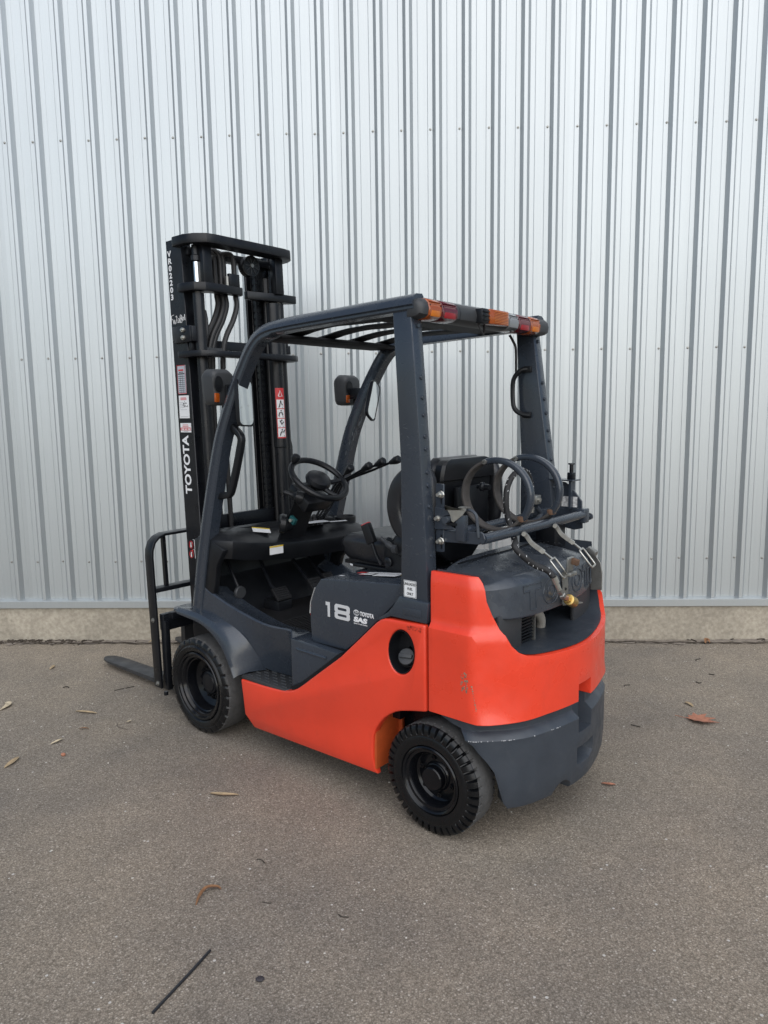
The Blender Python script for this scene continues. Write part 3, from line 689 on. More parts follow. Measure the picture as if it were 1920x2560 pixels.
# ---- engine hood (seat base), left side decals
hp = [(.632, .928), (.668, .885), (.700, .815), (.706, .73), (.700, .645), (.688, .632), (.485, .636), (.44, .672), (.30, .80), (.175, .918), (.15, .94), (.0, .96), (.0, .967), (.19, .967), (.4, .950)]
hd = MB().prism(hp, 'y', -.455, .455).build('engine_hood', GREY, FK, bevel=.016, seg=3, ang=25, smooth=40)
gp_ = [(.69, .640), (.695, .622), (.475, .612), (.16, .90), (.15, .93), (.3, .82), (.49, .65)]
MB().prism(gp_, 'y', -.45, .449).build('hood_gap_shade', BLACKM, FK, smooth=0)  # black filler stands in for the shade in the gap under the hood
yd = .4558
def flat_shape(name, loops, y, m, parent):
    c = bpy.data.curves.new('t', 'CURVE'); c.dimensions = '2D'; c.fill_mode = 'BOTH'; c.extrude = .0004
    for lp in loops:
        sp = c.splines.new('POLY'); sp.points.add(len(lp)-1); sp.use_cyclic_u = True
        for q, (x, z) in zip(sp.points, lp): q.co = (-x, z, 0, 1)
    ob = bpy.data.objects.new('t', c); col.objects.link(ob); dg = bpy.context.evaluated_depsgraph_get(); dg.update()
    me = bpy.data.meshes.new_from_object(ob.evaluated_get(dg)); bpy.data.objects.remove(ob)
    for v in me.vertices: v.co = Vector((-v.co.x, y+v.co.z, v.co.y))
    return link(name, me, m, parent, smooth=0)
def rl(x0, x1, z0, z1, r):
    return [((x0+x1)/2+u, (z0+z1)/2+v) for u, v in rrect(abs(x1-x0)/2, abs(z1-z0)/2, r, 4)]
e8 = [(.548, .772), (.541, .766), (.468, .766), (.459, .773), (.459, .792), (.464, .797), (.459, .802), (.459, .823), (.468, .832), (.541, .832), (.550, .823), (.550, .802), (.545, .797), (.550, .792), (.550, .773)][1:]
for dx_, m_, dy_ in ((-.0022, BLKS, -.0002), (0, SILVERL, .0003)):
    flat_shape('number_decal', [[(x+dx_, z+dx_) for x, z in [(.604, .832), (.578, .832), (.578, .766), (.593, .766), (.593, .816), (.604, .816)]]], yd+dy_, m_, FK)
    flat_shape('number_decal', [[(x+dx_, z+dx_) for x, z in e8], rl(.478+dx_, .531+dx_, .806+dx_, .818+dx_, .005), rl(.478+dx_, .531+dx_, .779+dx_, .790+dx_, .005)], yd+dy_, m_, FK)
text('maker_decal', 'TOYOTA', .0245, (.400, yd, .803), LEFT, UPZ, WHITEL, FK, bold=.0009, target_w=.078)
text('system_decal', 'SAS', .0275, (.437, yd, .7735), LEFT, UPZ, WHITEL, FK, bold=.0018, target_w=.078, shear=.12)
text('system_decal', 'System of Active Stability', .0085, (.437, yd, .7625), LEFT, UPZ, WHITEL, FK, target_w=.077)
lg = MB()
def ringflat(cx, cz, a, c, wdt, n=28, y=yd):
    o_ = [(cx+a*math.cos(2*math.pi*k/n), y, cz+c*math.sin(2*math.pi*k/n)) for k in range(n)]; i_ = [(cx+(a-wdt)*math.cos(2*math.pi*k/n), y, cz+(c-wdt)*math.sin(2*math.pi*k/n)) for k in range(n)]
    lg.add(o_+i_, [(k, (k+1) % n, n+(k+1) % n, n+k) for k in range(n)])
ringflat(.421, .812, .0165, .0125, .0022); ringflat(.421, .8175, .0105, .0048, .0018); ringflat(.421, .812, .0052, .0115, .0018)
lg.build('emblem_decal', WHITEL, FK, smooth=0)
# warning labels on top and on the front corner
hz = lambda x: .953+(.928-.953)*(x-.4)/(.632-.4) if x > .4 else .953+(.967-.953)*(.4-x)/.21
tilt = Vector((-1, 0, .108)).normalized()
def hlabel(name, x, y, wx, wy, m): # label on hood top, starts at x (front) going rearwards
    o_ = Vector((x, y, hz(x)+.0025)); return plate(name, o_, tilt, Vector((0, -1, 0)), wx, wy, m, FK)
hlabel('warning_label', .50, .30, .24, .022, WHITE); hlabel('warning_label', .42, .355, .13, .045, WHITE); hlabel('torn_label', .515, .335, .075, .024, WHITE)
hlabel('label_print', .555, .305, .045, .026, REDS); hlabel('label_print', .51, .338, .028, .02, REDS); hlabel('label_scrap', .59, .385, .025, .014, WHITE); hlabel('label_print', .40, .318, .14, .006, YELS)
fl_ = MB(); 
for a, c, m_ in ((.0, 1.0, 0), ): pass
q0 = [(.672, .884), (.702, .815), (.7085, .76)]
fl_.loft([[(x+.0012, .40, z) for x, z in q0], [(x+.0012, .455, z) for x, z in q0]], False, False); fl_.build('corner_label', WHITE, FK, smooth=0)
fl_ = MB(); fl_.loft([[(x+.002, .41, z) for x, z in [(.7, .822), (.7093, .75)]], [(x+.002, .45, z) for x, z in [(.7, .822), (.7093, .75)]]], False, False); fl_.build('label_print', REDS, FK, smooth=0)
# ---- pillar foot covers
for s in (1, -1):
    b = MB().prism([(.155, .932), (.19, .885), (.215, .858), (.262, .827), (.275, .81), (.2, .842), (.021, .842), (.012, .925)], 'y', .42, .492)
    (b if s > 0 else b.mirror()).build('pillar_foot', GREY, FK, bevel=.005)
    b = MB().box(.045, .135, .492, .4945, .862, .892); (b if s > 0 else b.mirror()).build('foot_plate', GREY, FK, bevel=.001)

# ---- cowl side, step well, fender
for s in (1, -1):
    def put(b, name, m, **k): return (b if s > 0 else b.mirror()).build(name, m, FK, **k)
    stn = [((1.50, .478, .790), (1.50, .482, .60)), ((1.43, .478, .757), (1.43, .482, .60)), ((1.36, .477, .735), (1.36, .481, .60)), ((1.28, .474, .71), (1.28, .479, .59)), ((1.2, .471, .69), (1.21, .472, .56)), ((1.13, .468, .675), (1.15, .438, .50)),
           ((1.08, .465, .664), (1.115, .393, .40)), ((1.03, .462, .656), (1.08, .372, .384)), ((.98, .458, .652), (1.02, .366, .384)), ((.93, .453, .652), (.97, .362, .384)), ((.89, .447, .653), (.92, .36, .384)), ((.862, .444, .652), (.875, .365, .384)), ((.842, .452, .648), (.845, .392, .385)), ((.822, .47, .640), (.825, .43, .388)), ((.806, .486, .632), (.808, .486, .392))]
    rg = []
    for tpt, bpt in stn:
        tpt, bpt = Vector(tpt), Vector(bpt)
        rg.append([Vector((tpt.x, .33, tpt.z-.03)), Vector((tpt.x, tpt.y-.035, tpt.z-.012)), Vector((tpt.x, tpt.y-.022, tpt.z-.001)), tpt+Vector((0, -.008, .001)), tpt+Vector((0, 0, -.005))]+[tpt.lerp(bpt, k/5)+Vector((0, .0, 0)) for k in range(1, 6)])
    put(MB().loft(rg, False, False), 'cowl_side', GREY, smooth=40)
    b = MB().prism([(.81, .634), (.70, .632), (.478, .622), (.62, .518), (.72, .442), (.76, .416), (.79, .402), (.81, .398)], 'y', .30, .487)
    put(b, 'rocker_panel', GREY, bevel=.008)
    b = MB().tube([(.765, .488, .593), (.575, .488, .589)], .007, 8); put(b, 'panel_bead', GREY)
    b = MB().prism([(.80, .392), (.76, .408), (.72, .433), (.62, .509), (.478, .616), (.47, .632), (.49, .630), (.62, .53), (.74, .440), (.81, .405)], 'y', .44, .494)
    put(b, 'sill_trim', BLACKM, smooth=0)
    b = MB().prism([(1.168, .494), (.845, .494), (.825, .46), (.83, .40), (.86, .355), (1.12, .355), (1.16, .42)], 'z', .360, .381)
    stp = put(b, 'step', PGREY, bevel=.004)
    b = MB(); rz_ = random.Random(5)
    for r_ in range(5):
        for k in range(5):
            x_ = 1.12-k*.062-(.03 if r_ % 2 else 0); y_ = .475-r_*.025
            if x_ < .86 and y_ < .40: continue
            if x_ > .85: b.obox((x_, y_, .382), (.017, 0, 0), (0, .0055, 0), (0, 0, .0035))
    o = (b if s > 0 else b.mirror()).build('tread_bumps', PGREY, stp, bevel=.0025, seg=1); o['kind'] = 'stuff'
    # fender: outer arch edge to inner body line
    oe = smoothpath([(1.66, .525, .626), (1.545, .53, .622), (1.48, .53, .617), (1.413, .53, .603), (1.34, .53, .572), (1.269, .53, .520), (1.22, .53, .455), (1.192, .53, .395), (1.182, .53, .372)], 3)
    ie = smoothpath([(1.66, .47, .637), (1.56, .477, .642), (1.49, .479, .643), (1.415, .480, .637), (1.30, .478, .622), (1.20, .470, .585), (1.15, .446, .525), (1.122, .402, .43), (1.115, .376, .383)], 3)
    rg = []
    for a, c in zip(oe, ie):
        mid = a.lerp(c, .5)+Vector((0, .012, .012))
        a2 = a+(a-Vector((1.4955, .53, .251))).normalized()*-.014
        rg.append([Vector((a2.x, .32, a2.z)), a2, a+Vector((0, .002, -.004)), a.lerp(c, .12)+Vector((0, .004, .005)), mid, c.lerp(a, .15)+Vector((0, .003, .004)), c])
    put(MB().loft(rg, False, False), 'front_fender', GREY, smooth=45)
    b = MB().prism([(1.50, .528), (1.62, .522), (1.71, .508), (1.745, .485), (1.755, .455), (1.75, .37), (1.48, .34)], 'z', .612, .624)
    put(b, 'fender_plate', GREY, bevel=.003)
    b = MB().box(1.50, 1.75, .30, .36, .35, .612); put(b, 'mast_support', BLACKM, smooth=0)

# ---- floor, mat, toe board, pedals, dashboard
fm = MB().prism([(1.5, .445), (1.2, .445), (.98, .435), (.9, .415), (.69, .44), (.69, -.44), (1.5, -.44)], 'z', .585, .618).build('floor_mat', RUBMAT, FK, smooth=0)
b = MB()
for k in range(16): b.obox((.74+k*.022, 0, .620), (.004, 0, 0), (0, .33, 0), (0, 0, .0035))
o = b.build('mat_ribs', RUBMAT, fm, bevel=.0015, seg=1); o['kind'] = 'stuff'
MB().add([(1.36, .455, .62), (1.36, -.455, .62), (1.52, -.455, .80), (1.52, .455, .80), (1.56, .455, 1.0), (1.56, -.455, 1.0), (1.36, -.455, .55), (1.36, .455, .55)], [(0, 1, 2, 3), (3, 2, 5, 4), (0, 7, 6, 1)]).build('toe_board', BLACK, FK, smooth=0)
def pedal(x, y, z, wy, wz, name='pedal'):
    b = MB(); nrm_ = Vector((-.75, 0, .66)); up_ = Vector((.66, 0, .75))
    b.obox((x, y, z), nrm_*.008, (0, wy, 0), up_*wz)
    pd = b.build(name, RUBMAT, FK, bevel=.004)
    r_ = MB()
    for k in range(6): r_.obox(Vector((x, y, z))+nrm_*.009+up_*(wz*(-.8+k*.32)), nrm_*.002, (0, wy*.9, 0), up_*.003)
    o_ = r_.build('pedal_ribs', RUBMAT, pd, smooth=0); o_['kind'] = 'stuff'
    MB().tube([Vector((x, y, z)), Vector((x+.08, y, z+.03)), Vector((1.45, y, z+.18))], .010, 8).build('pedal_arm', BLACKM, pd)
pedal(1.27, .13, .70, .05, .04); pedal(1.2, -.07, .71, .045, .06); pedal(1.22, -.2, .70, .035, .075)
MB().box(1.24, 1.36, .08, .18, .60, .67).build('pedal_box', BLACK, FK, bevel=.01)
b = MB().lathe([(-.012, .03), (-.006, .034), (.006, .034), (.012, .03)], (1.36, .335, .735), 'x', 16)
b.build('parking_pedal', PGREY, FK, smooth=30)
MB().tube([(1.36, .335, .735), (1.40, .335, .80), (1.47, .33, .9)], .009, 8).build('parking_pedal_arm', BLACKM, FK)
# dashboard: body with curved rear edge (plan outline), left shoulder, right console pod
plan = [(1.52, .472), (1.40, .474), (1.335, .462), (1.285, .425), (1.262, .34), (1.25, .2), (1.235, .08), (1.215, -.06), (1.18, -.2), (1.13, -.30), (1.10, -.36), (1.11, -.42), (1.16, -.462), (1.30, -.478), (1.52, -.475)]
def lipz(y):
    P_ = [(-.5, .99), (-.40, .99), (-.25, .972), (-.1, .968), (.08, .972), (.2, .985), (.35, 1.005), (.43, 1.022), (.5, 1.025)]
    for (a, za), (b_, zb) in zip(P_, P_[1:]):
        if a <= y <= b_: return za+(zb-za)*(y-a)/(b_-a)
rg = []
for k, dzz, yk in ((.80, .06, .86), (.45, .045, .90), (.22, .026, .93), (.06, .009, .975), (.015, .002, .993), (0, -.008, 1), (.02, -.05, .998), (.10, -.09, .99)):
    rg.append([(x+(1.47-x)*k, y*yk, min(1.056, lipz(y)+dzz)+(.004 if k > .3 else 0)) for x, y in plan])
MB().loft(rg).build('dashboard', BLACK, FK, smooth=28)
MB().prism([(1.54, .62), (1.44, .64), (1.38, .80), (1.36, .90), (1.30, .98), (1.40, 1.03), (1.54, 1.02)], 'y', .44, .474).build('dash_side', BLACK, FK, bevel=.006)
MB().prism([(1.54, .62), (1.44, .64), (1.38, .80), (1.25, .92), (1.16, .98), (1.40, 1.0), (1.54, 1.02)], 'y', -.474, -.44).build('dash_side', BLACK, FK, bevel=.006)
MB().lathe([(0, .032), (.002, .030), (.0025, .024), (-.012, .022), (-.013, .001)], (1.385, .33, 1.052), 'z', 24).build('cup_recess', BLACK, FK)
def dlabel(name, c_, r_, u_, w_, h_, m_):
    c_, r_, u_ = Vector(c_), Vector(r_).normalized(), Vector(u_).normalized(); return plate(name, c_-r_*w_/2-u_*h_/2, r_, u_, w_, h_, m_, FK)
dn2 = Vector((-.30, 0, 1)).normalized(); dr2 = Vector((-.5, -.87, -.15)).normalized(); du2 = dn2.cross(dr2)
dlabel('dash_label', (1.345, .19, 1.044), dr2, du2, .095, .06, WHITE)
dlabel('label_print', Vector((1.345, .19, 1.0452))+du2*.024, dr2, du2, .095, .012, YELS)
dlabel('dash_label', (1.247, .175, .948), (-.1, -1, 0), (.0, 0, 1), .085, .045, WHITE)
dlabel('label_print', (1.246, .175, .966), (-.1, -1, 0), (.0, 0, 1), .085, .008, YELS)
pl_ = [(.06, .045), (-.06, .045)]
dlabel('control_label', (1.27, -.14, 1.0555), (-.25, -.97, 0), (.97, -.25, 0), .13, .075, WHITE)
dlabel('control_label', (1.235, -.275, 1.046), (-.45, -.9, 0), (.9, -.45, 0), .10, .03, WHITE)
tr = MB(); tq = [(1.42, -.20), (1.36, -.33), (1.30, -.31), (1.345, -.18)]
tr.loft([[(x, y, 1.040) for x, y in tq], [(x, y, 1.058) for x, y in tq], [(x*.94+.06*1.356, y*.94-.06*.255, 1.058) for x, y in tq], [(x*.7+.3*1.356, y*.7-.3*.255, 1.035) for x, y in tq]]).build('storage_tray', BLACK, FK, bevel=.002, seg=1)
cu = MB().lathe([(1.0, .062), (1.055, .062), (1.058, .058), (1.054, .052), (1.01, .046), (1.008, .001)], (1.30, -.40, 0), 'z', 28); cu.build('cup_holder', BLACK, FK)

# ---- steering column and wheel
axc = Vector((-math.sin(R(37)), 0, math.cos(R(37)))); wc = Vector((1.045, .05, 1.318)); wx = Vector((math.cos(R(37)), 0, math.sin(R(37)))); wy = Vector((0, 1, 0))
sw = bpy.data.objects.new('steering_wheel', None); col.objects.link(sw); sw.parent = FK
RW = .152
MB().tube([wc+RW*(math.cos(2*math.pi*k/40)*wx+math.sin(2*math.pi*k/40)*wy) for k in range(40)], .0155, 10, closed=True).build('wheel_rim', BLACK, sw)
hb = []
for h_, r_, q_ in ((-.05, .03, .6), (-.035, .06, .8), (-.012, .072, .85), (.008, .066, .85), (.022, .046, .8), (.027, .012, .8)):
    hb.append([wc+axc*h_+r_*(math.cos(2*math.pi*k/24)*wx*q_*1.1+math.sin(2*math.pi*k/24)*wy) for k in range(24)])
MB().loft(hb).build('horn_pad', BLACK, sw)
for a_ in (100, 260, 190):
    d_ = math.cos(R(a_))*wx+math.sin(R(a_))*wy
    MB().tube([wc-axc*.022+d_*.04, wc-axc*.018+d_*.09, wc-axc*.002+d_*(RW-.005)], [.017, .013, .011], 8).build('spoke', BLACK, sw)
kn = wc+RW*(math.cos(R(38))*wx+math.sin(R(38))*wy)
MB().tube([kn, kn+axc*.02, kn+axc*.025, kn+axc*.045, kn+axc*.062, kn+axc*.07], [.008, .009, .017, .024, .02, .006], 14).build('spinner_knob', BLACK, sw)
cl = MB(); ctr = [(1.285, .045, .96, .10, .10), (1.255, .045, 1.03, .09, .09), (1.205, .05, 1.11, .082, .084), (1.158, .05, 1.18, .08, .086), (1.125, .05, 1.235, .078, .088), (1.105, .05, 1.26, .05, .06)]
cl.loft([[Vector((x, y, z))+wx*u*a/.085*.085+wy*v for u, v in rrect(1, 1, .35, 3) for u, v in [(u*a, v*b_)]] for x, y, z, a, b_ in ctr])
cl.build('steering_column', BLACK, FK, smooth=40)
MB().obox((1.118, .05, 1.222), wx*.082, wy*.086, axc*.034).build('column_cowl', BLACK, FK, bevel=.012)
MB().tube([(1.10, .115, 1.222), (1.112, .128, 1.228), (1.116, .132, 1.23), (1.124, .14, 1.234), (1.128, .144, 1.236), (1.145, .16, 1.244), (1.165, .178, 1.254), (1.17, .183, 1.257)], [.034, .034, .03, .03, .022, .011, .013, .008], 12).build('direction_lever', BLACK, FK)
MB().tube([(1.20, .10, 1.075), (1.215, .125, 1.078), (1.22, .135, 1.08), (1.235, .15, 1.085), (1.236, .152, 1.085)], [.03, .035, .05, .052, .046], 16).build('column_knob', BLACK, FK)
MB().obox((1.165, .128, 1.105), (.018, 0, .012), (0, .010, 0), (-.01, 0, .014)).build('ignition_switch', TEAL, FK, bevel=.003)
MB().cyl((1.165, .135, 1.105), (1.162, .150, 1.106), .009, 10).build('ignition_key', STEEL, FK)
for kx, ky, kz, bx in ((1.045, -.165, 1.345, 1.33), (.945, -.195, 1.363, 1.32), (.865, -.21, 1.388, 1.31), (.768, -.215, 1.402, 1.31)):
    by = -.17-(1.06-kx)*.18; e_ = Vector((kx, ky, kz)); s_ = Vector((bx, by, 1.05)); m_ = Vector((1.16-.1*(1.045-kx), by-.015, 1.27+.03*(1.045-kx)))
    lv2 = MB().tube(smoothpath([s_, s_.lerp(m_, .6), m_, m_.lerp(e_, .55), e_], 4), .0065, 8).build('control_lever', BLACKM, FK)
    d_ = (e_-m_).normalized()
    MB().tube([e_-d_*.028, e_-d_*.02, e_+d_*.015, e_+d_*.036, e_+d_*.042], [.010, .012, .021, .021, .015], 12).build('lever_knob', BLACK, lv2)
for k in range(4):
    MB().lathe([(1.03+j*.012, .026-.003*j-(.004 if j % 2 else 0)) for j in range(6)], (1.32, -.10-.035*k, 0), 'z', 12).build('lever_boot', HOSE, FK, smooth=0)

# ---- seat
st_ = bpy.data.objects.new('seat', None); col.objects.link(st_); st_.parent = FK
cs = []
for x, hw, zt, zb in ((.765, .15, 1.035, .995), (.75, .20, 1.062, .975), (.71, .222, 1.082, .965), (.62, .232, 1.088, .962), (.52, .235, 1.085, .96), (.42, .235, 1.09, .962), (.30, .22, 1.10, .965)):
    sec = rrect(hw, (zt-zb)/2, min(.045, (zt-zb)/2-.002), 4); cs.append([(x, y*(1.0 if z > 0 else .95), (zt+zb)/2+z+.012*(abs(y)/hw)**3*(z > 0)) for y, z in sec])
MB().loft(cs).build('seat_cushion', VINYL, st_, smooth=50)
bs = []
for z, hw, xf, th in ((1.06, .17, .33, .05), (1.10, .20, .335, .10), (1.18, .215, .325, .115), (1.28, .215, .30, .11), (1.38, .205, .275, .095), (1.43, .185, .262, .075), (1.452, .15, .25, .03)):
    bs.append([(xf-th/2+u, v, z+.0*u) for u, v in rrect(th/2, hw, min(.04, th/2-.002), 4)])
MB().loft(bs).build('seat_back', VINYL, st_, smooth=50)
sh = []
for z, hw, xr in ((1.0, .09, .20), (1.05, .17, .205), (1.1, .195, .20), (1.25, .20, .185), (1.355, .20, .172), (1.36, .206, .158), (1.40, .203, .153), (1.425, .192, .154), (1.44, .172, .157), (1.448, .14, .162)):
    sh.append([(xr+.04, hw, z), (xr+.01, hw, z), (xr, hw*.93, z), (xr, -hw*.93, z), (xr+.01, -hw, z), (xr+.04, -hw, z)])
MB().loft(sh).build('seat_back_shell', BLACK, st_, smooth=25)
MB().box(.135, .16, -.12, .12, 1.10, 1.33).build('document_pocket', BLACK, st_, bevel=.008)
for s in (1, -1):  # hip restraint wings with a hole
    wing = smoothpath([(.25, s*.258, 1.12), (.325, s*.262, 1.165), (.352, s*.265, 1.25), (.33, s*.264, 1.335), (.27, s*.258, 1.385), (.21, s*.25, 1.38), (.195, s*.25, 1.28), (.205, s*.255, 1.17)], 5, closed=True)
    MB().sweep(wing, rrect(.044, .03, .026, 3), (0, 1, 0), closed=True).build('hip_restraint', VINYL, st_, smooth=60)
MB().sphere((.315, .262, 1.085), .062, .035, .055, 16).build('recliner_cover', BLACK, st_)
MB().prism([(.42, 1.11), (.40, 1.105), (.33, 1.045), (.27, .97), (.27, .945), (.42, .945), (.45, 1.0)], 'y', .235, .255).build('seat_side_plate', BLACK, st_, bevel=.006)
MB().tube(smoothpath([(.425, .285, 1.108), (.385, .288, 1.085), (.35, .288, 1.07), (.325, .288, 1.07)], 4), [.009]*4+[.014]*4+[.02]*4+[.022], 10).build('recliner_handle', PGREY, st_)
bk = Vector((.505, .275, 1.118)); bd = Vector((.40, 0, .9)).normalized(); bn = Vector((-.9, 0, .4)).normalized()
be = MB().obox(bk, bd*.045, bn*.023, (0, .013, 0)).build('belt_buckle', BLACK, st_, bevel=.004)
MB().obox(bk+bd*.046, bd*.002, bn*.02, (0, .009, 0)).build('release_button', REDS, be)
MB().tube([bk-bd*.04, bk-bd*.1, Vector((.44, .27, .985))], .008, 8).build('buckle_stalk', BLACKM, st_)
MB().lathe([(.255, .022), (.268, .022), (.272, .016), (.272, .001)], (.405, 0, 1.0), 'y', 16).build('belt_anchor', BLACKM, st_)
b = MB()
for s in (1, -1): b.box(.22, .74, s*.17-.018, s*.17+.018, .945, .962)
b.box(.24, .70, -.2, .2, .96, .972)
b.build('seat_rail', BLACKM, st_, smooth=0)
MB().box(.68, .71, .10, .185, .935, .967).build('seat_label', WHITE, st_, smooth=0)
MB().box(.15, .66, -.22, .22, .942, .957).build('seat_plate', BLACKM, st_, bevel=.003)

# ---- overhead guard
edge = smoothpath([(1.592, 0, .605), (1.525, 0, .90), (1.452, 0, 1.168), (1.352, 0, 1.48), (1.285, 0, 1.63), (1.185, 0, 1.80), (1.12, 0, 1.895), (1.055, 0, 1.975), (.985, 0, 2.028), (.90, 0, 2.052), (.76, 0, 2.062), (.5, 0, 2.070), (.2, 0, 2.078), (.075, 0, 2.081)], 4)
NE = len(edge)
def gsec(i):
    z = edge[i].z; t = i/(NE-1); wd_ = .088 if z < 1.3 else (.088-.02*min(1, (z-1.3)/.7)); wd_ = wd_ if t < .7 else .062
    # section: u = 0 at outer edge going inward (negative normal), v across (outer face positive)
    return [(0.0, -.028), (-.002, .006), (-.010, .020), (-.026, .031), (-.042, .035), (-.048, .027), (-.052, .027), (-wd_+.006, .027), (-wd_, .020), (-wd_, -.036), (-.01, -.036)]
for s in (1, -1):
    pth = [Vector((p.x, .463, p.z)) for p in edge]
    b = MB().sweep(pth, gsec, (0, 1, 0))
    (b if s > 0 else b.mirror()).build('guard_rail', GREY, FK, smooth=40)
    b = MB().lathe([(.606, .054), (.619, .050), (.623, .046)], (1.545, .465, 0), 'z', 14, sc=(1, .85)); (b if s > 0 else b.mirror()).build('pillar_weld', GREY, FK)
    pp_ = [(.182, 2.036), (.165, 1.75), (.150, 1.455), (.150, 1.15), (.158, .925), (.022, .92), (.030, 1.15), (.050, 1.455), (.075, 1.80), (.094, 2.036)]
    if s < 0: pp_ = [(.182, 2.036), (.165, 1.75), (.150, 1.455), (.150, 1.15), (.158, .925), (-.04, .92), (-.03, 1.15), (.002, 1.40), (.05, 1.72), (.096, 2.036)]
    b = MB().prism(pp_, 'y', .418, .482)
    rp = (b if s > 0 else b.mirror()).build('rear_pillar', GREY, FK, bevel=.006, seg=2)
    for zb in (1.965, 1.775, 1.70, 1.635, 1.555, 1.508, 1.42, 1.37, 1.29, 1.10):
        xr = .022+(.094-.022)*(zb-.92)/(2.036-.92) if zb < 1.15 else .030+(.094-.030)*(zb-1.15)/(2.036-1.15)
        if s < 0: xr = .002+(.096-.002)*(zb-1.40)/(2.036-1.40) if zb > 1.4 else -.03+.032*(zb-1.15)/.25
        MB().lathe([(-.006, .0075), (-.003, .0085), (.004, .0085)], (xr-.002, s*.448, zb), 'x', 8).build('pillar_bolt', GREY, rp)
MB().tube([(.105, -.44, 2.045), (.105, .44, 2.045)], .03, 14).build('rear_cross_tube', GREY, FK)
rp = MB().prism([(1.02, .44), (.96, .44), (.90, .40), (.87, .3), (.86, 0), (.87, -.3), (.90, -.40), (.96, -.44), (1.02, -.44), (1.075, -.40), (1.085, 0), (1.075, .40)], 'z', 1.985, 2.0).build('roof_front_plate', ROOFB, FK, bevel=.004)
rp = MB().box(.10, .40, -.43, .43, 2.02, 2.034).build('roof_rear_plate', ROOFB, FK, bevel=.004)
MB().box(.10, .16, -.40, .42, 2.002, 2.02).build('roof_stiffener', GREY, FK, bevel=.004)
for k in range(4):
    y0 = -.31+.207*k; pth = smoothpath([(1.03, y0+.02, 1.992), (.97, y0+.01, 1.998), (.90, y0-.015, 2.012), (.8, y0-.005, 2.024), (.65, y0+.015, 2.03), (.38, y0, 2.030)], 4)
    MB().sweep(pth, lambda i, n=len(pth): [(a*.006, c*(.078 if i < 4 else .062 if (i < 6 or i > n-5) else .046)) for a, c in rrect(1, 1, .5, 2)], (0, 1, 0)).build('roof_bar', ROOFB, FK, smooth=40)
# light bar
lb = bpy.data.objects.new('light_bar', None); col.objects.link(lb); lb.parent = FK
def lsec(y, k=1.0, dx=0): 
    pr_ = [(.115, 2.058), (.085, 2.065), (.058, 2.060), (.043, 2.045), (.038, 2.025), (.042, 2.002), (.058, 1.992), (.09, 1.988), (.115, 1.99)]
    return [(.09+(x-.09)*k-dx, y, 2.026+(z-2.026)*k) for x, z in pr_]
b = MB().loft([lsec(.488, .55), lsec(.483, .82), lsec(.47, .97), lsec(.455, 1), lsec(-.455, 1), lsec(-.47, .97), lsec(-.483, .82), lsec(-.488, .55)]).build('light_bar_body', PGREY, lb, smooth=40)
def lensbit(y0, y1, m, bulb, name):
    o_ = MB().loft([lsec(y0, .985, .0), lsec(y0-.003, 1.03, .003), lsec(y1+.003, 1.03, .003), lsec(y1, .985, 0)]).build(name, m, lb, smooth=40)
    if bulb:
        yc = (y0+y1)/2
        MB().obox((.0385, yc, 2.012), (.004, 0, 0), (0, abs(y1-y0)*.36, 0), (0, 0, .016)).build('lamp_reflector', bulb, o_, bevel=.006)
    rb_ = MB()
    for j in range(3): rb_.obox((.040+.002*j*0, (y0+y1)/2, 2.034+j*.008), (.0035, 0, 0), (0, abs(y1-y0)*.46, 0), (0, 0, .0008))
    rb_.build('lens_rib', m, o_, smooth=0)
    for sg in (1, -1): MB().lathe([(0, .004), (.004, .004)], (.036, (y0+y1)/2+sg*abs(y1-y0)*.42, 2.036), 'x', 8).build('lens_screw', BLACK, o_)
lensbit(.443, .366, AMBER, AMBULB, 'amber_lens'); lensbit(.362, .262, REDL, REDBULB, 'red_lens')
lensbit(-.118, -.196, CLEARL, None, 'clear_lens'); lensbit(-.20, -.30, REDL, REDBULB, 'red_lens'); lensbit(-.304, -.385, AMBER, AMBULB, 'amber_lens')
MB().loft([lsec(.242, 1.01), lsec(.238, 1.01)]).build('bar_seam', BLACKM, lb)
be = MB().box(.008, .05, -.07, .075, 1.996, 2.056).build('amber_beacon', AMBER, FK, bevel=.006)
for j in range(8): MB().box(.0055, .009, -.06, .045, 2.004+j*.006, 2.006+j*.006).build('lens_rib', AMBULB, be, smooth=0)
MB().box(.012, .05, .075, .125, 1.995, 2.055).build('beacon_bracket', BLACK, be, bevel=.006)
for j in range(3): MB().box(.006, .014, .08, .122, 2.008+j*.016, 2.012+j*.016).build('bracket_rib', BLACK, be, smooth=0)
MB().tube(smoothpath([(.04, .11, 1.995), (.035, .10, 1.965), (.04, .075, 1.958), (.05, .055, 1.975), (.055, .05, 1.995)], 4), .004, 8).build('beacon_cable', HOSE, be)
# rear grab handle on the right pillar
for s in (-1,):
    MB().tube(smoothpath([(.115, -.412, 1.84), (.145, -.398, 1.832), (.178, -.393, 1.79), (.18, -.393, 1.70), (.168, -.393, 1.655), (.135, -.40, 1.632), (.095, -.412, 1.625)], 4), .011, 10).build('rear_grab_handle', BLACK, FK)
    for z in (1.838, 1.628): MB().obox((.115, -.412, z), (.022, 0, 0), (0, .008, 0), (0, 0, .014)).build('handle_foot', BLACK, FK, bevel=.004)
MB().tube(smoothpath([(.205, -.40, 2.0), (.19, -.408, 1.97), (.178, -.413, 1.93), (.176, -.413, 1.80)], 4), .006, 8).build('guard_cable', HOSE, FK)
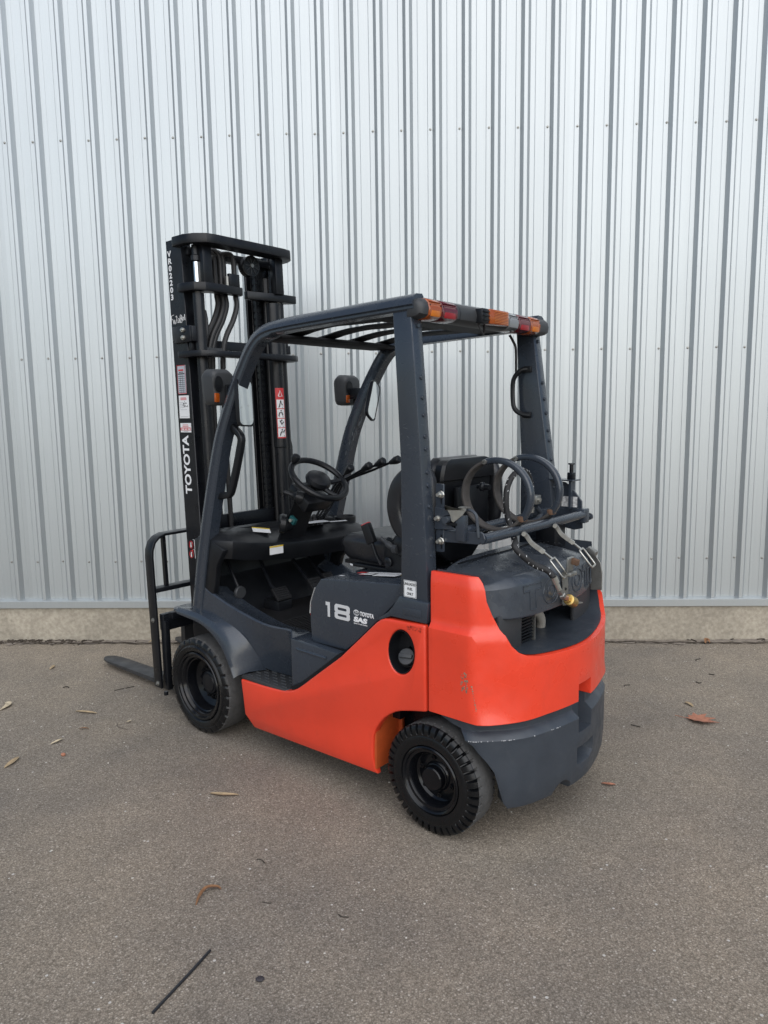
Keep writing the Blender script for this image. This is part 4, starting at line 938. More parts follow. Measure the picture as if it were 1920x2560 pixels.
# front grab handle (left pillar)
hp_ = smoothpath([(1.36, .445, 1.245), (1.30, .445, 1.255), (1.265, .445, 1.262), (1.24, .445, 1.30), (1.20, .445, 1.40), (1.165, .445, 1.50), (1.158, .445, 1.535), (1.175, .445, 1.56), (1.235, .445, 1.60), (1.265, .445, 1.625)], 3)
MB().sweep(hp_, rrect(.0165, .016, .008, 2), (0, 1, 0)).build('front_grab_handle', BLACK, FK, smooth=50)
# head lamps on the front pillars
for s, x0, yc in ((1, 1.27, .450), (-1, 1.285, -.472)):
    hl = bpy.data.objects.new('head_lamp', None); col.objects.link(hl); hl.parent = FK
    sec_ = [(.0, .055, .068, -.004), (.004, .062, .078, -.003), (.025, .066, .086, 0), (.07, .066, .088, .001), (.095, .06, .08, -.004), (.107, .045, .058, -.008)]
    b = MB().loft([[(x0+d, yc+u*(1-.12*(z < 0)), 1.780+z+oz) for u, z in rrect(a, c, .035, 4)] for d, a, c, oz in sec_])
    b.build('lamp_housing', PGREY, hl, smooth=45)
    MB().box(x0-.014, x0+.02, yc-.062, yc-.004, 1.70, 1.795).build('lamp_back_cover', BLACK, hl, bevel=.012)
    MB().lathe([(-.006, .036), (-.007, .032), (.0, .028), (.012, .024), (.012, .001)], (x0-.001, yc+.034, 1.795), 'x', 24, sc=(.72, 1.05)).build('lamp_socket', BLACK, hl)
    MB().sphere((x0+.003, yc+.033, 1.778), .008, .013, .013, 12).build('lamp_bulb_mount', LAMPGL, hl)
    MB().box(x0-.004, x0+.006, yc+.028, yc+.056, 1.708, 1.752).build('side_marker', AMBER, hl, bevel=.004)
    MB().obox((x0-.03, yc-s*.02, 1.76), (.05, 0, .0), (0, .012, 0), (0, 0, .03)).build('lamp_bracket', BLACKM, hl, bevel=.004)
# mirrors
def mirror(c_, tiltx, tilty, yaw, hw, hh, nm='mirror'):
    M_ = Matrix.Translation(c_) @ Matrix.Rotation(yaw, 4, 'Z') @ Matrix.Rotation(tilty, 4, 'Y') @ Matrix.Rotation(tiltx, 4, 'X')
    e = bpy.data.objects.new(nm, None); col.objects.link(e); e.parent = FK
    def rr(a, c2, d, bow): return [M_ @ Vector((d+bow*((u/hw)**2+(v/hh)**2), u, v)) for u, v in rrect(a, c2, .026, 4)]
    MB().loft([rr(hw*.8, hh*.85, .025, .0), rr(hw*.98, hh*.98, .014, 0), rr(hw, hh, .004, 0), rr(hw, hh, -.004, 0), rr(hw-.006, hh-.006, -.004, 0), rr(hw-.007, hh-.007, -.001, 0)]).build('mirror_housing', BLACK, e, smooth=30)
    MB().loft([rr(hw-.0075, hh-.0075, -.0005, 0), rr(hw-.0075, hh-.0075, -.0025, 0)]).build('mirror_glass', MIRROR, e, smooth=20)
    return e
mirror((1.115, .447, 1.704), R(2), R(3), R(11), .055, .112)
MB().tube(smoothpath([(1.22, .44, 1.60), (1.17, .44, 1.605), (1.14, .45, 1.66)], 4), .008, 8).build('mirror_arm', BLACKM, FK)
mirror((1.03, -.362, 1.716), R(30), R(2), R(17), .052, .110)
MB().tube([(1.16, -.44, 1.722), (1.10, -.40, 1.72), (1.055, -.373, 1.716)], .008, 8).build('mirror_arm', BLACKM, FK)
MB().obox((1.06, -.376, 1.71), (.010, 0, 0), (0, .010, 0), (0, 0, .026)).build('mirror_clamp', BLACKM, FK, bevel=.003)
# fuel sticker on the left pillar foot
def fuel():
    o_ = Vector((.128, .4832, .935)); o_ = Vector((.138, .4832, .932))
    plate('fuel_sticker', o_, LEFT, UPZ, .062, .067, WHITE, FK)
    for k, t_ in enumerate(('UNLEADED', 'FUEL', 'ONLY')):
        text('sticker_text', t_, .0145, o_+Vector((-.031, .0008, .048-.019*k)), LEFT, UPZ, BLKS, FK, bold=.0003, align='CENTER', sx=.82)
    bd_ = [(.002, .002, .058, .001), (.002, .064, .058, .001), (.002, .002, .001, .063), (.059, .002, .001, .063)]
    prints(bd_, o_, LEFT, UPZ, BLKS, 'sticker_border', FK)
fuel()

# ---- mast (leans a little forward)
def lean(v): return Vector((v.x+.036*(v.z-.6), v.y, v.z))
mast = bpy.data.objects.new('mast', None); col.objects.link(mast); mast.parent = FK
def mput(b, name, m=None, par=None, **k): return b.xf(lean).build(name, m or BLACKM, par or mast, **k)
for s in (1, -1):
    def sd(b): return b if s > 0 else b.mirror()
    chan = [(1.683, .322), (1.822, .322), (1.822, .262), (1.795, .262), (1.795, .304), (1.703, .304), (1.703, .262), (1.683, .262)]
    mput(sd(MB().prism(chan, 'z', .07, 2.572)), 'outer_mast_rail', bevel=.003, seg=1)
    chan2 = [(1.70, .252), (1.83, .252), (1.83, .20), (1.812, .20), (1.812, .236), (1.718, .236), (1.718, .20), (1.70, .20)]
    mput(sd(MB().prism(chan2, 'z', .10, 2.50)), 'inner_mast_rail', bevel=.003, seg=1)
    mput(sd(MB().box(1.565, 1.612, .218, .275, 2.33, 2.53)), 'mast_post', bevel=.003)
    mput(sd(MB().cyl((1.625, .276, .30), (1.625, .276, 2.285), .031, 16)), 'lift_cylinder')
    mput(sd(MB().cyl((1.625, .276, 2.28), (1.625, .276, 2.46), .0165, 16)), 'cylinder_rod', CHROME)
    mput(sd(MB().tube([(1.625, .276, 2.445), (1.625, .276, 2.45), (1.625, .276, 2.475), (1.625, .276, 2.48), (1.625, .276, 2.53)], [.02, .027, .027, .02, .02], 14)), 'rod_cap')
    mput(sd(MB().box(1.63, 1.79, .322, .34, 2.032, 2.118).box(1.62, 1.66, .25, .335, 2.035, 2.115)), 'cylinder_clamp', bevel=.004)
    for z in (2.056, 2.096):
        mput(sd(MB().lathe([(.338, .013), (.342, .0135), (.350, .012), (.351, .006), (.357, .006), (.357, .001)], (1.688, 0, z), 'y', 12)), 'clamp_bolt', STEEL)
def beam(name, z0, z1, xr, hw, xf_=1.655, tab=1.765, dx=0.0):
    o_ = [(tab, hw), (tab-.02, hw+.012), (1.69, hw+.010), (1.63, hw-.015), (xr+.012, hw-.06), (xr+.002, hw-.11), (xr, 0), (xr+.002, -hw+.11), (xr+.012, -hw+.06), (1.63, -hw+.015), (1.69, -hw-.010), (tab-.02, -hw-.012), (tab, -hw)]
    o_ = [(x if x >= tab-.025 else x+dx, y) for x, y in o_]+[(tab, -.325), (xf_, -.31), (xf_, .31), (tab, .325)]
    return mput(MB().prism(o_, 'z', z0, z1), name, bevel=.003)
beam('top_cross_beam', 2.525, 2.572, 1.572, .345, xf_=1.60, tab=1.73, dx=-.075)
mput(MB().box(1.66, 1.72, -.30, .30, 2.485, 2.527), 'top_tie_bar', bevel=.003)
beam('middle_cross_beam', 1.953, 1.984, 1.592, .352, xf_=1.58, tab=1.735, dx=-.085)
mput(MB().box(1.655, 1.675, -.32, .32, 1.984, 2.05), 'middle_tie_plate', bevel=.002)
mput(MB().prism([(1.715, .322), (1.70, .350), (1.65, .350), (1.58, .330), (1.548, .28), (1.545, .17), (1.56, .03), (1.61, .03), (1.62, .20), (1.69, .30), (1.69, .322)], 'z', 2.292, 2.334), 'rail_bracket', bevel=.003)
mput(MB().prism([(1.70, -.30), (1.60, -.378), (1.575, -.375), (1.575, -.27), (1.62, -.05), (1.65, -.05), (1.67, -.2)], 'z', 2.29, 2.334), 'rail_bracket', bevel=.003)
mput(MB().box(1.58, 1.60, .03, .10, 2.338, 2.405), 'hose_bracket', bevel=.003)
mput(MB().cyl((1.60, .10, 2.33), (1.60, .10, 2.39), .012, 12), 'hose_fitting', DSTEEL)
mput(MB().box(1.58, 1.602, .02, .14, 2.292, 2.302), 'hose_bracket_foot', bevel=.002)
for s, z in ((1, 2.44), (1, 2.15), (-1, 1.12)): pass
# crosspieces lower down
for z in (.22, 1.0): mput(MB().box(1.66, 1.69, -.30, .30, z, z+.10), 'lower_tie_plate', bevel=.003)
# hose and chain sheaves
def sheave(c_, r, wd_):
    e = bpy.data.objects.new('sheave', None); col.objects.link(e); e.parent = mast
    c_ = lean(Vector(c_)); 
    MB().lathe([(-wd_/2, r*.3), (-wd_/2, r*.82), (-wd_/2-.003, r*.86), (-wd_/2-.003, r), (-wd_/2+.004, r), (0, r*.86), (wd_/2-.004, r), (wd_/2, r), (wd_/2, r*.3)], c_, 'x', 36).build('sheave_wheel', BLACK, e, smooth=30)
    sp_ = MB()
    for k in range(9):
        a = 2*math.pi*k/9; sp_.obox(c_+Vector((-wd_/2-.002, r*.55*math.cos(a), r*.55*math.sin(a))), (.002, 0, 0), (0, r*.27*math.cos(a), r*.27*math.sin(a)), (0, -r*.035*math.sin(a), r*.035*math.cos(a)))
    sp_.build('sheave_spokes', PGREY, e, smooth=0)
    MB().lathe([(-wd_/2-.008, .002), (-wd_/2-.008, .011), (-wd_/2, .013), (0, .013)], c_, 'x', 12).build('sheave_pin', DSTEEL, e)
sheave((1.645, -.092, 2.475), .056, .05)
sheave((1.70, .135, 2.455), .062, .07)
# hoses over the left sheave, falling in an S to the middle beam and down between the rails
for k, (y0, x0) in enumerate(((.185, 1.655), (.16, 1.64), (.135, 1.645), (.085, 1.62))):
    top = [(x0+.05, .19, 2.38+.0*k), (x0+.04, .19-.01*k, 2.48), (x0+.02, y0-.01, 2.535-.006*k), (x0, y0-.045, 2.50), (x0, y0-.05, 2.40), (x0, y0-.05, 2.30), (x0-.005, y0-.05, 2.24), (x0-.01, y0-.015, 2.16), (x0-.005, y0+.03, 2.08), (x0, y0+.055, 2.0), (x0+.005, y0+.06, 1.9)]
    mput(MB().tube(smoothpath(top, 5), .0145, 10), 'hydraulic_hose', HOSE)
    mput(MB().tube(smoothpath([(x0+.005, y0+.06, 1.94), (x0+.02, y0+.06-.0*k, 1.6), (x0+.03, y0+.055, 1.2), (x0+.03, y0+.05, .7)], 4), .014, 10), 'hydraulic_hose', HOSE)
mput(MB().tube(smoothpath([(1.64, .235, 2.20), (1.63, .235, 2.15), (1.62, .245, 2.08), (1.63, .26, 1.98)], 4), .013, 10), 'hydraulic_hose', HOSE)
mput(MB().box(1.60, 1.64, .16, .26, 1.99, 2.005), 'hose_clip', PGREY)
# right side: lift chain, hoses, cylinder with warning strip, return pipe
mput(MB().tube([(1.64, -.20, 2.42), (1.645, -.20, .8)], .016, 10), 'hydraulic_hose', HOSE)
mput(MB().tube([(1.665, -.222, 2.42), (1.665, -.222, .8)], .013, 10), 'hydraulic_hose', HOSE)
cb = MB(); z = .72; k = 0
while z < 2.44:
    y = -.166
    if k % 2: cb.box(1.672, 1.690, y-.013, y+.013, z, z+.017)
    else: cb.box(1.668, 1.694, y-.017, y-.006, z-.004, z+.021); cb.box(1.668, 1.694, y+.006, y+.017, z-.004, z+.021)
    z += .019; k += 1
o = mput(cb, 'lift_chain', smooth=0); o['kind'] = 'stuff'
mput(MB().tube([(1.62, -.228, .3), (1.62, -.228, 1.455), (1.62, -.228, 1.46), (1.62, -.228, 2.28)], [.036, .036, .041, .041], 18), 'centre_cylinder', smooth=30)
mput(MB().tube([(1.62, -.285, 2.30), (1.62, -.30, 2.1), (1.62, -.30, 1.5), (1.615, -.305, 1.46), (1.62, -.295, .9), (1.62, -.29, .5)], .011, 8), 'return_pipe')
mput(MB().tube([(1.62, -.25, 1.49), (1.615, -.305, 1.49)], .008, 8), 'pipe_clip')
mput(MB().box(1.60, 1.64, -.285, -.20, 2.05, 2.16), 'cylinder_head', bevel=.006)
mput(MB().box(1.63, 1.66, -.36, -.30, 2.0, 2.05), 'pipe_lug', bevel=.003)
# the strip of warning pictures wrapped on the cylinder
def curved(name, z0, z1, a0, a1, m, r=.0418, par=None):
    b = MB(); n_ = 8
    A = [a0+(a1-a0)*k/n_ for k in range(n_+1)]
    b.loft([[(1.62+r*math.cos(a), -.228+r*math.sin(a), z) for a in A] for z in (z0, z1)], False, False)
    return mput(b, name, m, par, smooth=60)
aA, aB = R(190), R(92)
aA, aB = R(122), R(200)
curved('warning_strip', 1.51, 1.80, aA, aB, REDS)
for k in range(4): curved('warning_panel', 1.518+k*.055, 1.568+k*.055, aA+.12, aB-.12, WHITE, .0422)
def cpt(u, z, r=.0427): a = aA+.12+(aB-.24-aA)*u; return (1.62+r*math.cos(a), -.228+r*math.sin(a), z)
pic = MB()
for k in range(4):
    z0 = 1.518+k*.055
    L_ = ([(.25, .01), (.4, .03), (.7, .028), (.85, .04)], [(.3, .04), (.5, .018), (.75, .032)], [(.2, .012), (.3, .03), (.6, .03), (.7, .015)], [(.3, .008), (.5, .04), (.7, .02)])[k]
    pic.tube([cpt(u, z0+v) for u, v in L_], .0035, 6); pic.sphere(cpt(.5, z0+.041), .0045, n=8)
    pic.tube([cpt(.2, z0+.006), cpt(.8, z0+.006)], .0015, 5)
mput(pic, 'warning_pictogram', BLKS, smooth=60)
tri = MB().tube([cpt(.25, 1.752), cpt(.5, 1.785), cpt(.75, 1.752), cpt(.25, 1.752)], .0028, 6); mput(tri, 'warning_triangle', WHITE)
# printing on the left outer rail (face y = .322)
YR = .3226
def rail_plate(name, x, z, w_, h_, m, rot=0.0):
    return plate(name, lean(Vector((x, YR, z))), (Vector((-1, 0, 0))*math.cos(rot)+Vector((0, 0, 1))*math.sin(rot)), (Vector((0, 0, 1))*math.cos(rot)+Vector((1, 0, 0))*math.sin(rot)), w_, h_, m, mast)
def rail_text(s_, x, z, size, m, right=LEFT, up=(.036, 0, 1), nm='rail_lettering', **k):
    return text(nm, s_, size, lean(Vector((x, YR+.0004, z))), right, up, m, mast, **k)
for k, c_ in enumerate('VR02203'): rail_text(c_, 1.7935, 2.489-.0375*k, .040, WHITEL, bold=.0014, align='CENTER', sx=1.3)
text('maker_lettering', 'TOYOTA', .078, lean(Vector((1.738, YR+.0004, 1.222))), Vector((.036, 0, 1)).normalized(), (1, 0, 0), WHITEL, mast, bold=.0022, target_w=.322)
hand = MB()
def stroke(pts, x0=1.818, z0=2.135, k=.045):
    pp_ = [lean(Vector((x0-x*k, YR+.0008, z0+z*k))) for x, z in pts]; hand.tube(pp_, .0016, 5)
stroke([(0, 0), (.1, 1)]); stroke([(.1, 1), (.6, 1.1)]); stroke([(.05, .55), (.4, .6)]); stroke([(.45, .5), (.55, .05), (.75, .5), (.8, 0)])
stroke([(.95, .85), (1.2, .95), (1.25, .7), (.95, .1), (1.35, .15)])
stroke([(1.6+.18*math.cos(a), .35+.25*math.sin(a)) for a in [k*.5 for k in range(14)]])
stroke([(2.05+.16*math.cos(a), .75+.22*math.sin(a)) for a in [k*.5 for k in range(14)]]); stroke([(2.05+.2*math.cos(a), .3+.24*math.sin(a)) for a in [k*.5 for k in range(14)]])
stroke([(2.45+.16*math.cos(a), .5+.2*math.sin(a)) for a in [k*.5 for k in range(14)]]); stroke([(2.8, 1.0), (2.85, .3)])
hand.build('chalk_writing', WHITEL, mast, smooth=0)
def rprints(rects, x, z, m, name, lift=.0016): return prints(rects, lean(Vector((x, YR, z))), LEFT, Vector((.036, 0, 1)), m, name, mast, lift)
# load chart
rail_plate('load_chart', 1.797, 1.765, .075, .152, mat('load_chart_paper', (.42, .45, .5), .4))
rprints([(.015, .122, .045, .008)], 1.797, 1.765, REDS, 'chart_print')
rprints([(.008, .104, .06, .005)]+[(.008, .008+.0105*k, .06, .0022) for k in range(9)]+[(.026, .006, .0012, .1), (.046, .006, .0012, .1)], 1.797, 1.765, BLKS, 'chart_print')
rprints([(.018, .113, .01, .004), (.032, .113, .01, .004), (.046, .113, .01, .004)], 1.797, 1.765, BLKS, 'chart_print')
rprints([(0, 0, .002, .15), (.073, 0, .002, .15), (0, 0, .075, .003), (0, .149, .075, .003)], 1.797, 1.765, REDS, 'chart_border')
# service card
rail_plate('service_card', 1.802, 1.634, .092, .122, WHITE)
rprints([(.02, .098, .055, .010), (.022, .110, .05, .003)], 1.802, 1.634, PINKS, 'card_print')
rprints([(.01, .084-.009*k, .038, .0012) for k in range(4)]+[(.012, .046, .065, .001), (.012, .008, .07, .0012)], 1.802, 1.634, GREYS, 'card_print')
hw_ = MB()
for k, pts in enumerate(([(.055, .092), (.058, .086)], [(.042, .076), (.046, .082), (.05, .076), (.055, .083), (.062, .078), (.068, .084), (.075, .078)], [(.036, .070), (.042, .073), (.048, .068), (.054, .072), (.062, .069)], [(.046, .060), (.052, .066), (.056, .06), (.064, .066), (.07, .062), (.082, .068), (.084, .06)])):
    hw_.tube([lean(Vector((1.802-a, YR+.0014, 1.634+c))) for a, c in pts], .0011, 5)
hw_.build('card_handwriting', BLKS, mast, smooth=0)
# phone label
rail_plate('phone_label', 1.802, 1.558, .098, .05, WHITE)
rprints([(.002, .010, .094, .016)], 1.802, 1.558, REDS, 'label_print')
rprints([(.022, .030, .054, .006), (.024, .040, .05, .003)], 1.802, 1.558, PINKS, 'label_print')
text('phone_number', '1300 362 988', .0155, lean(Vector((1.798, YR+.002, 1.5695))), LEFT, UPZ, WHITEL, mast, bold=.0003, target_w=.086)
rprints([(.03, .004, .04, .002)], 1.802, 1.558, GREYS, 'label_print')
# scrap of a torn sticker behind the rail
mput(MB().add([(1.69, .259, 1.53), (1.69, .215, 1.53), (1.69, .213, 1.59), (1.69, .235, 1.595), (1.69, .258, 1.58)], [(0, 1, 2, 3, 4)]), 'torn_sticker', WHITE, smooth=0)
# no-standing pictograms low on the rail
ng = MB()
for zc in (.938, .884):
    ng.tube([Vector((1.792+.017*math.cos(a), YR+.001, zc+.02*math.sin(a))) for a in [2*math.pi*k/24 for k in range(24)]], .0018, 5, closed=True)
    ng.tube([(1.804, YR+.001, zc-.013), (1.78, YR+.001, zc+.013)], .0018, 5)
ng.add([(1.79, YR+.001, .902), (1.772, YR+.001, .902), (1.781, YR+.001, .917)], [(0, 1, 2)])
ng.build('prohibition_print', REDS, mast, smooth=0)
ng = MB()
for zc in (.938, .884):
    ng.tube([(1.792, YR+.0012, zc-.014), (1.792, YR+.0012, zc+.008)], .0035, 5); ng.sphere((1.792, YR+.0012, zc+.011), .003, n=6)
    ng.tube([(1.772, YR+.001, zc+.03), (1.76, YR+.001, zc+.03), (1.757, YR+.001, zc-.02), (1.742, YR+.001, zc-.02)], .0016, 5)
    ng.tube([(1.74+.008*math.cos(a), YR+.001, zc-.004+.01*math.sin(a)) for a in [R(90+20*k) for k in range(10)]], .0015, 5)
ng.build('pictogram_print', WHITEL, mast, smooth=0)
# red and white flash on the top beam
prints([(0, 0, .012, .012)], lean(Vector((1.5695, -.02, 2.545))), REAR, UPZ, REDS, 'beam_print', mast, .001)
prints([(.018, .0, .009, .012)], lean(Vector((1.5695, -.02, 2.545))), REAR, UPZ, WHITE, 'beam_print', mast, .001)

# ---- carriage, load backrest, forks
car = bpy.data.objects.new('carriage', None); col.objects.link(car); car.parent = FK
MB().box(1.845, 1.885, -.49, .49, .47, .565).build('fork_bar', BLACKM, car, bevel=.006)
MB().box(1.845, 1.885, -.49, .49, .135, .22).build('fork_bar', BLACKM, car, bevel=.006)
for s in (1, -1):
    MB().box(1.83, 1.875, s*.475-.016, s*.475+.016, .135, .53).build('carriage_side_plate', BLACKM, car, bevel=.005)
    MB().box(1.74, 1.85, s*.16-.02, s*.16+.02, .13, .62).build('roller_plate', BLACKM, car, bevel=.004)
    MB().cyl((1.865, s*.485, .12), (1.865, s*.485, .10), .012).build('stop_pin', BLACKM, car)
MB().box(1.815, 1.85, .315, .45, .535, .572).build('latch_block', BLACKM, car, bevel=.004)
MB().box(1.82, 1.84, .33, .40, .572, .5745).build('latch_label', WHITE, car, smooth=0)
lbk = bpy.data.objects.new('load_backrest', None); col.objects.link(lbk); lbk.parent = car
def bl(x, z): return x+.030*(z-.15)/.85
fp_ = [(.508, .145), (.508, .5), (.508, .88), (.504, .92), (.488, .96), (.46, .985), (.42, .998), (.3, 1.0), (0, 1.002), (-.3, 1.0), (-.42, .998), (-.46, .985), (-.488, .96), (-.504, .92), (-.508, .88), (-.508, .5), (-.508, .145)]
MB().sweep([Vector((bl(1.895, z), y, z)) for y, z in fp_], [(-.007, -.034), (.007, -.034), (.007, .034), (-.007, .034)], (1, 0, 0)).build('backrest_frame', BLACKM, lbk, bevel=.002, smooth=45)
b = MB().obox((bl(1.895, .69), 0, .695), (.03, 0, 0), (0, .50, 0), (0, 0, .012)); b.build('backrest_rail', BLACKM, lbk, bevel=.002)
for y in (.415, .21, .005, -.05, -.20, -.415):
    w_ = .009
    MB().obox((bl(1.895, .845), y, .845), (.012, 0, .0), (0, w_ if abs(y) > .1 else .006, 0), (.005, 0, .150)).build('backrest_bar', BLACKM, lbk, smooth=0)
for z in (.53, .17): MB().lathe([(.505, .014), (.518, .0135), (.519, .008), (.526, .007), (.526, .001)], (bl(1.893, z), 0, z), 'y', 8).build('backrest_bolt', DSTEEL, lbk)
for y in (.275, -.275):
    b = MB(); hw = .055
    sec = []
    for x, zt, zb, k in ((1.89, .58, .58, 1), ): pass
    prof_ = [(1.888, .56), (1.892, .57), (1.92, .565), (1.926, .12), (1.94, .085), (1.98, .072), (2.6, .058), (2.88, .050), (2.91, .044), (2.91, .038), (2.86, .035), (1.93, .036), (1.895, .055), (1.886, .1)]
    sh_ = MB().prism(prof_, 'y', y-hw, y+hw)
    def taper(v):
        t = max(0, (v.x-2.72)/.19); k = 1-.55*t*t if t < 1.01 else .45
        return Vector((v.x, y+(v.y-y)*k, v.z))
    # extra cuts along the blade so that the tip rounds off in plan
    n_ = 26; top = []
    rg = []
    for i in range(n_+1):
        x = 1.95+(2.91-1.95)*i/n_; zt = .073-.017*(x-1.95)/.75 if x < 2.7 else .056-.008*(x-2.7)/.21; zb = .036
        t = max(0, (x-2.74)/.17); k = math.sqrt(max(.0, 1-t**2.2))*.72+.28 if t > 0 else 1
        rg.append([(x, y-hw*k, zb+.002), (x, y-hw*k, zt-.002), (x, y-hw*k+.004, zt), (x, y+hw*k-.004, zt), (x, y+hw*k, zt-.002), (x, y+hw*k, zb+.002)])
    fo = MB().loft(rg)
    fo.prism([(1.888, .56), (1.892, .572), (1.922, .566), (1.928, .12), (1.936, .090), (1.951, .073), (1.951, .038), (1.91, .04), (1.892, .06), (1.886, .1)], 'y', y-hw, y+hw)
    fo.build('fork', mat('worn_fork_steel' if y > 0 else 'worn_fork_steel_b', (.03, .031, .033), .5, noise=.25, nscale=20, rvar=.12), car, smooth=30)

# ---- gas bottle bracket
gb = bpy.data.objects.new('gas_bottle_bracket', None); col.objects.link(gb); gb.parent = FK
MB().tube([(-.172, .40, 1.178), (-.172, -.415, 1.178)], .0195, 16).build('rear_tube', GREY, gb)
MB().tube([(.03, .40, 1.168), (.03, -.415, 1.168)], .0195, 16).build('front_tube', GREY, gb)
for k, (y, cx_) in enumerate(((.145, -.072), (-.105, -.066))):
    rg = bpy.data.objects.new('bottle_ring', None); col.objects.link(rg); rg.parent = gb
    cz_ = 1.313; r_ = .148
    P_ = lambda a: Vector((cx_+r_*math.cos(a)*1.03, y, cz_+r_*.94*math.sin(a)))
    up = [P_(R(215-(215+38)*i/30)) for i in range(31)]           # upper/rear tubular strap
    up = [P_(R(a)) for a in [72+(222-72)*i/30 for i in range(31)]]
    MB().sweep(up, lambda i: [(u, v*1.25) for u, v in rrect(.013, .013, .008, 3)], (0, 1, 0)).build('ring_strap', GREY, rg, smooth=50)
    lo = [P_(R(a)) for a in [222+(360+72-222)*i/36 for i in range(37)]]
    MB().sweep(lo, rrect(.006, .024, .003, 2), (0, 1, 0)).build('ring_lining', STRAPRB, rg, smooth=50)
    q = P_(R(72)); MB().lathe([(-.024, .002), (-.024, .010), (.024, .010), (.024, .002)], q, 'y', 12).build('ring_hinge', DSTEEL, rg)
    q = P_(R(222)); MB().obox(q+Vector((-.004, 0, .006)), (.012, 0, 0), (0, .022, 0), (0, 0, .012)).build('ring_weld', RUST, rg, bevel=.005)
# left swing bracket on the rear pillar
lbr = bpy.data.objects.new('bracket_arm', None); col.objects.link(lbr); lbr.parent = gb
def slotplate(z0, z1): return MB().prism([(.034, z0), (.034, z1), (.030, z1+.003), (.001, z1+.003), (-.003, z1), (-.003, z0), (.001, z0-.003), (.030, z0-.003)], 'y', .404, .412)
slotplate(1.285, 1.372).build('slotted_plate', GREY, lbr, bevel=.001, seg=1); slotplate(1.115, 1.195).build('slotted_plate', GREY, lbr, bevel=.001, seg=1)
for z0 in (1.30, 1.125): MB().box(.004, .010, .410, .4135, z0, z0+.055).build('plate_slot', BLACKM, lbr, smooth=0)
for x, z in ((.008, 1.335), (.018, 1.243), (.010, 1.155)):
    MB().lathe([(.41, .015), (.413, .015), (.415, .012), (.424, .0115), (.425, .007), (.438, .007), (.438, .001)], (x, 0, z), 'y', 8).build('bracket_bolt', STEEL, lbr, smooth=20)
MB().prism([(.034, 1.285), (-.05, 1.280), (-.06, 1.272), (-.05, 1.262), (-.012, 1.255), (-.008, 1.232), (-.02, 1.222), (-.045, 1.219), (-.063, 1.206), (.034, 1.20)], 'y', .412, .420).build('hook_plate', GREY, lbr, bevel=.0015, seg=1)
MB().prism([(-.06, 1.196), (-.168, 1.205), (-.18, 1.20), (-.187, 1.18), (-.183, 1.168), (-.172, 1.158), (-.167, 1.167), (-.162, 1.158), (.03, 1.150), (.034, 1.196)], 'y', .398, .408).build('arm_plate', GREY, lbr, bevel=.0015, seg=1)
MB().box(-.108, -.066, .40, .425, 1.165, 1.262).build('pivot_block', GREY, lbr, bevel=.003)
MB().cyl((-.03, .402, 1.243), (-.03, .442, 1.243), .013, 16).build('latch_pin', GREYC, lbr)
MB().prism([(-.022, 1.296), (-.022, 1.278), (-.03, 1.282), (-.06, 1.282), (-.112, 1.292), (-.116, 1.285), (-.10, 1.265), (-.06, 1.235), (-.05, 1.240), (-.045, 1.262)], 'y', .424, .428).build('latch_lever', STEEL, lbr)
MB().box(-.118, -.082, .40, .428, 1.291, 1.295).build('latch_tab', DSTEEL, lbr)
MB().tube(smoothpath([(-.10, .41, 1.285), (-.13, .41, 1.282), (-.15, .41, 1.265), (-.155, .41, 1.23), (-.16, .41, 1.185)], 4), .006, 8).build('spring_rod', GREYC, lbr)
MB().box(-.075, -.028, .405, .425, 1.222, 1.232).build('latch_base', BLACKM, lbr)
# right pillar bracket with spring bolt
rb = bpy.data.objects.new('bracket_plate', None); col.objects.link(rb); rb.parent = gb
MB().prism([(.02, 1.325), (-.07, 1.318), (-.10, 1.30), (-.155, 1.235), (-.16, 1.11), (-.12, 1.10), (.02, 1.12)], 'y', -.452, -.444).build('side_plate', GREY, rb, bevel=.0015, seg=1)
MB().prism([(.02, -.42), (-.13, -.40), (-.135, -.47), (.02, -.50)], 'z', 1.327, 1.333).build('top_plate', GREY, rb, bevel=.0015, seg=1)
MB().box(-.112, -.10, -.46, -.42, 1.20, 1.33).build('edge_plate', GREY, rb)
MB().tube([(-.103, -.44, 1.333), (-.103, -.44, 1.36), (-.103, -.44, 1.362), (-.103, -.44, 1.40), (-.103, -.44, 1.401), (-.103, -.44, 1.407)], [.014, .014, .009, .009, .016, .015], 12).build('spring_bolt', BLACKM, rb, smooth=30)
MB().box(-.118, -.088, -.455, -.425, 1.333, 1.365).build('bolt_bracket', BLACKM, rb, bevel=.003)
plate('data_plate', Vector((-.055, -.4435, 1.205)), LEFT, UPZ, .078, .048, mat('worn_data_plate', (.5, .5, .5), .4, noise=.7, nscale=70, dirt=(.06, .06, .06), dirt_amt=.9, dscale=45), rb)
MB().box(-.19, -.145, -.452, -.405, 1.14, 1.205).build('tube_socket', GREY, rb, bevel=.005)
MB().tube([(-.165, -.45, 1.165), (-.165, -.497, 1.16), (-.165, -.498, 1.16), (-.165, -.512, 1.158)], [.009, .009, .017, .016], 12).build('pull_knob', GREYC, rb, smooth=30)
MB().box(-.02, .05, -.41, -.30, 1.15, 1.20).build('tube_socket', GREY, rb, bevel=.005)
MB().box(-.05, -.01, -.26, -.215, 1.235, 1.275).build('hose_clamp', DSTEEL, rb, bevel=.004)
MB().cyl((-.05, -.235, 1.255), (-.06, -.235, 1.255), .009, 8).build('clamp_screw', STEEL, rb)
MB().tube(smoothpath([(-.03, -.21, 1.16), (-.03, -.27, 1.165), (-.03, -.29, 1.19), (-.03, -.25, 1.22)], 4), .011, 8).build('hose_bracket', GREYC, rb)
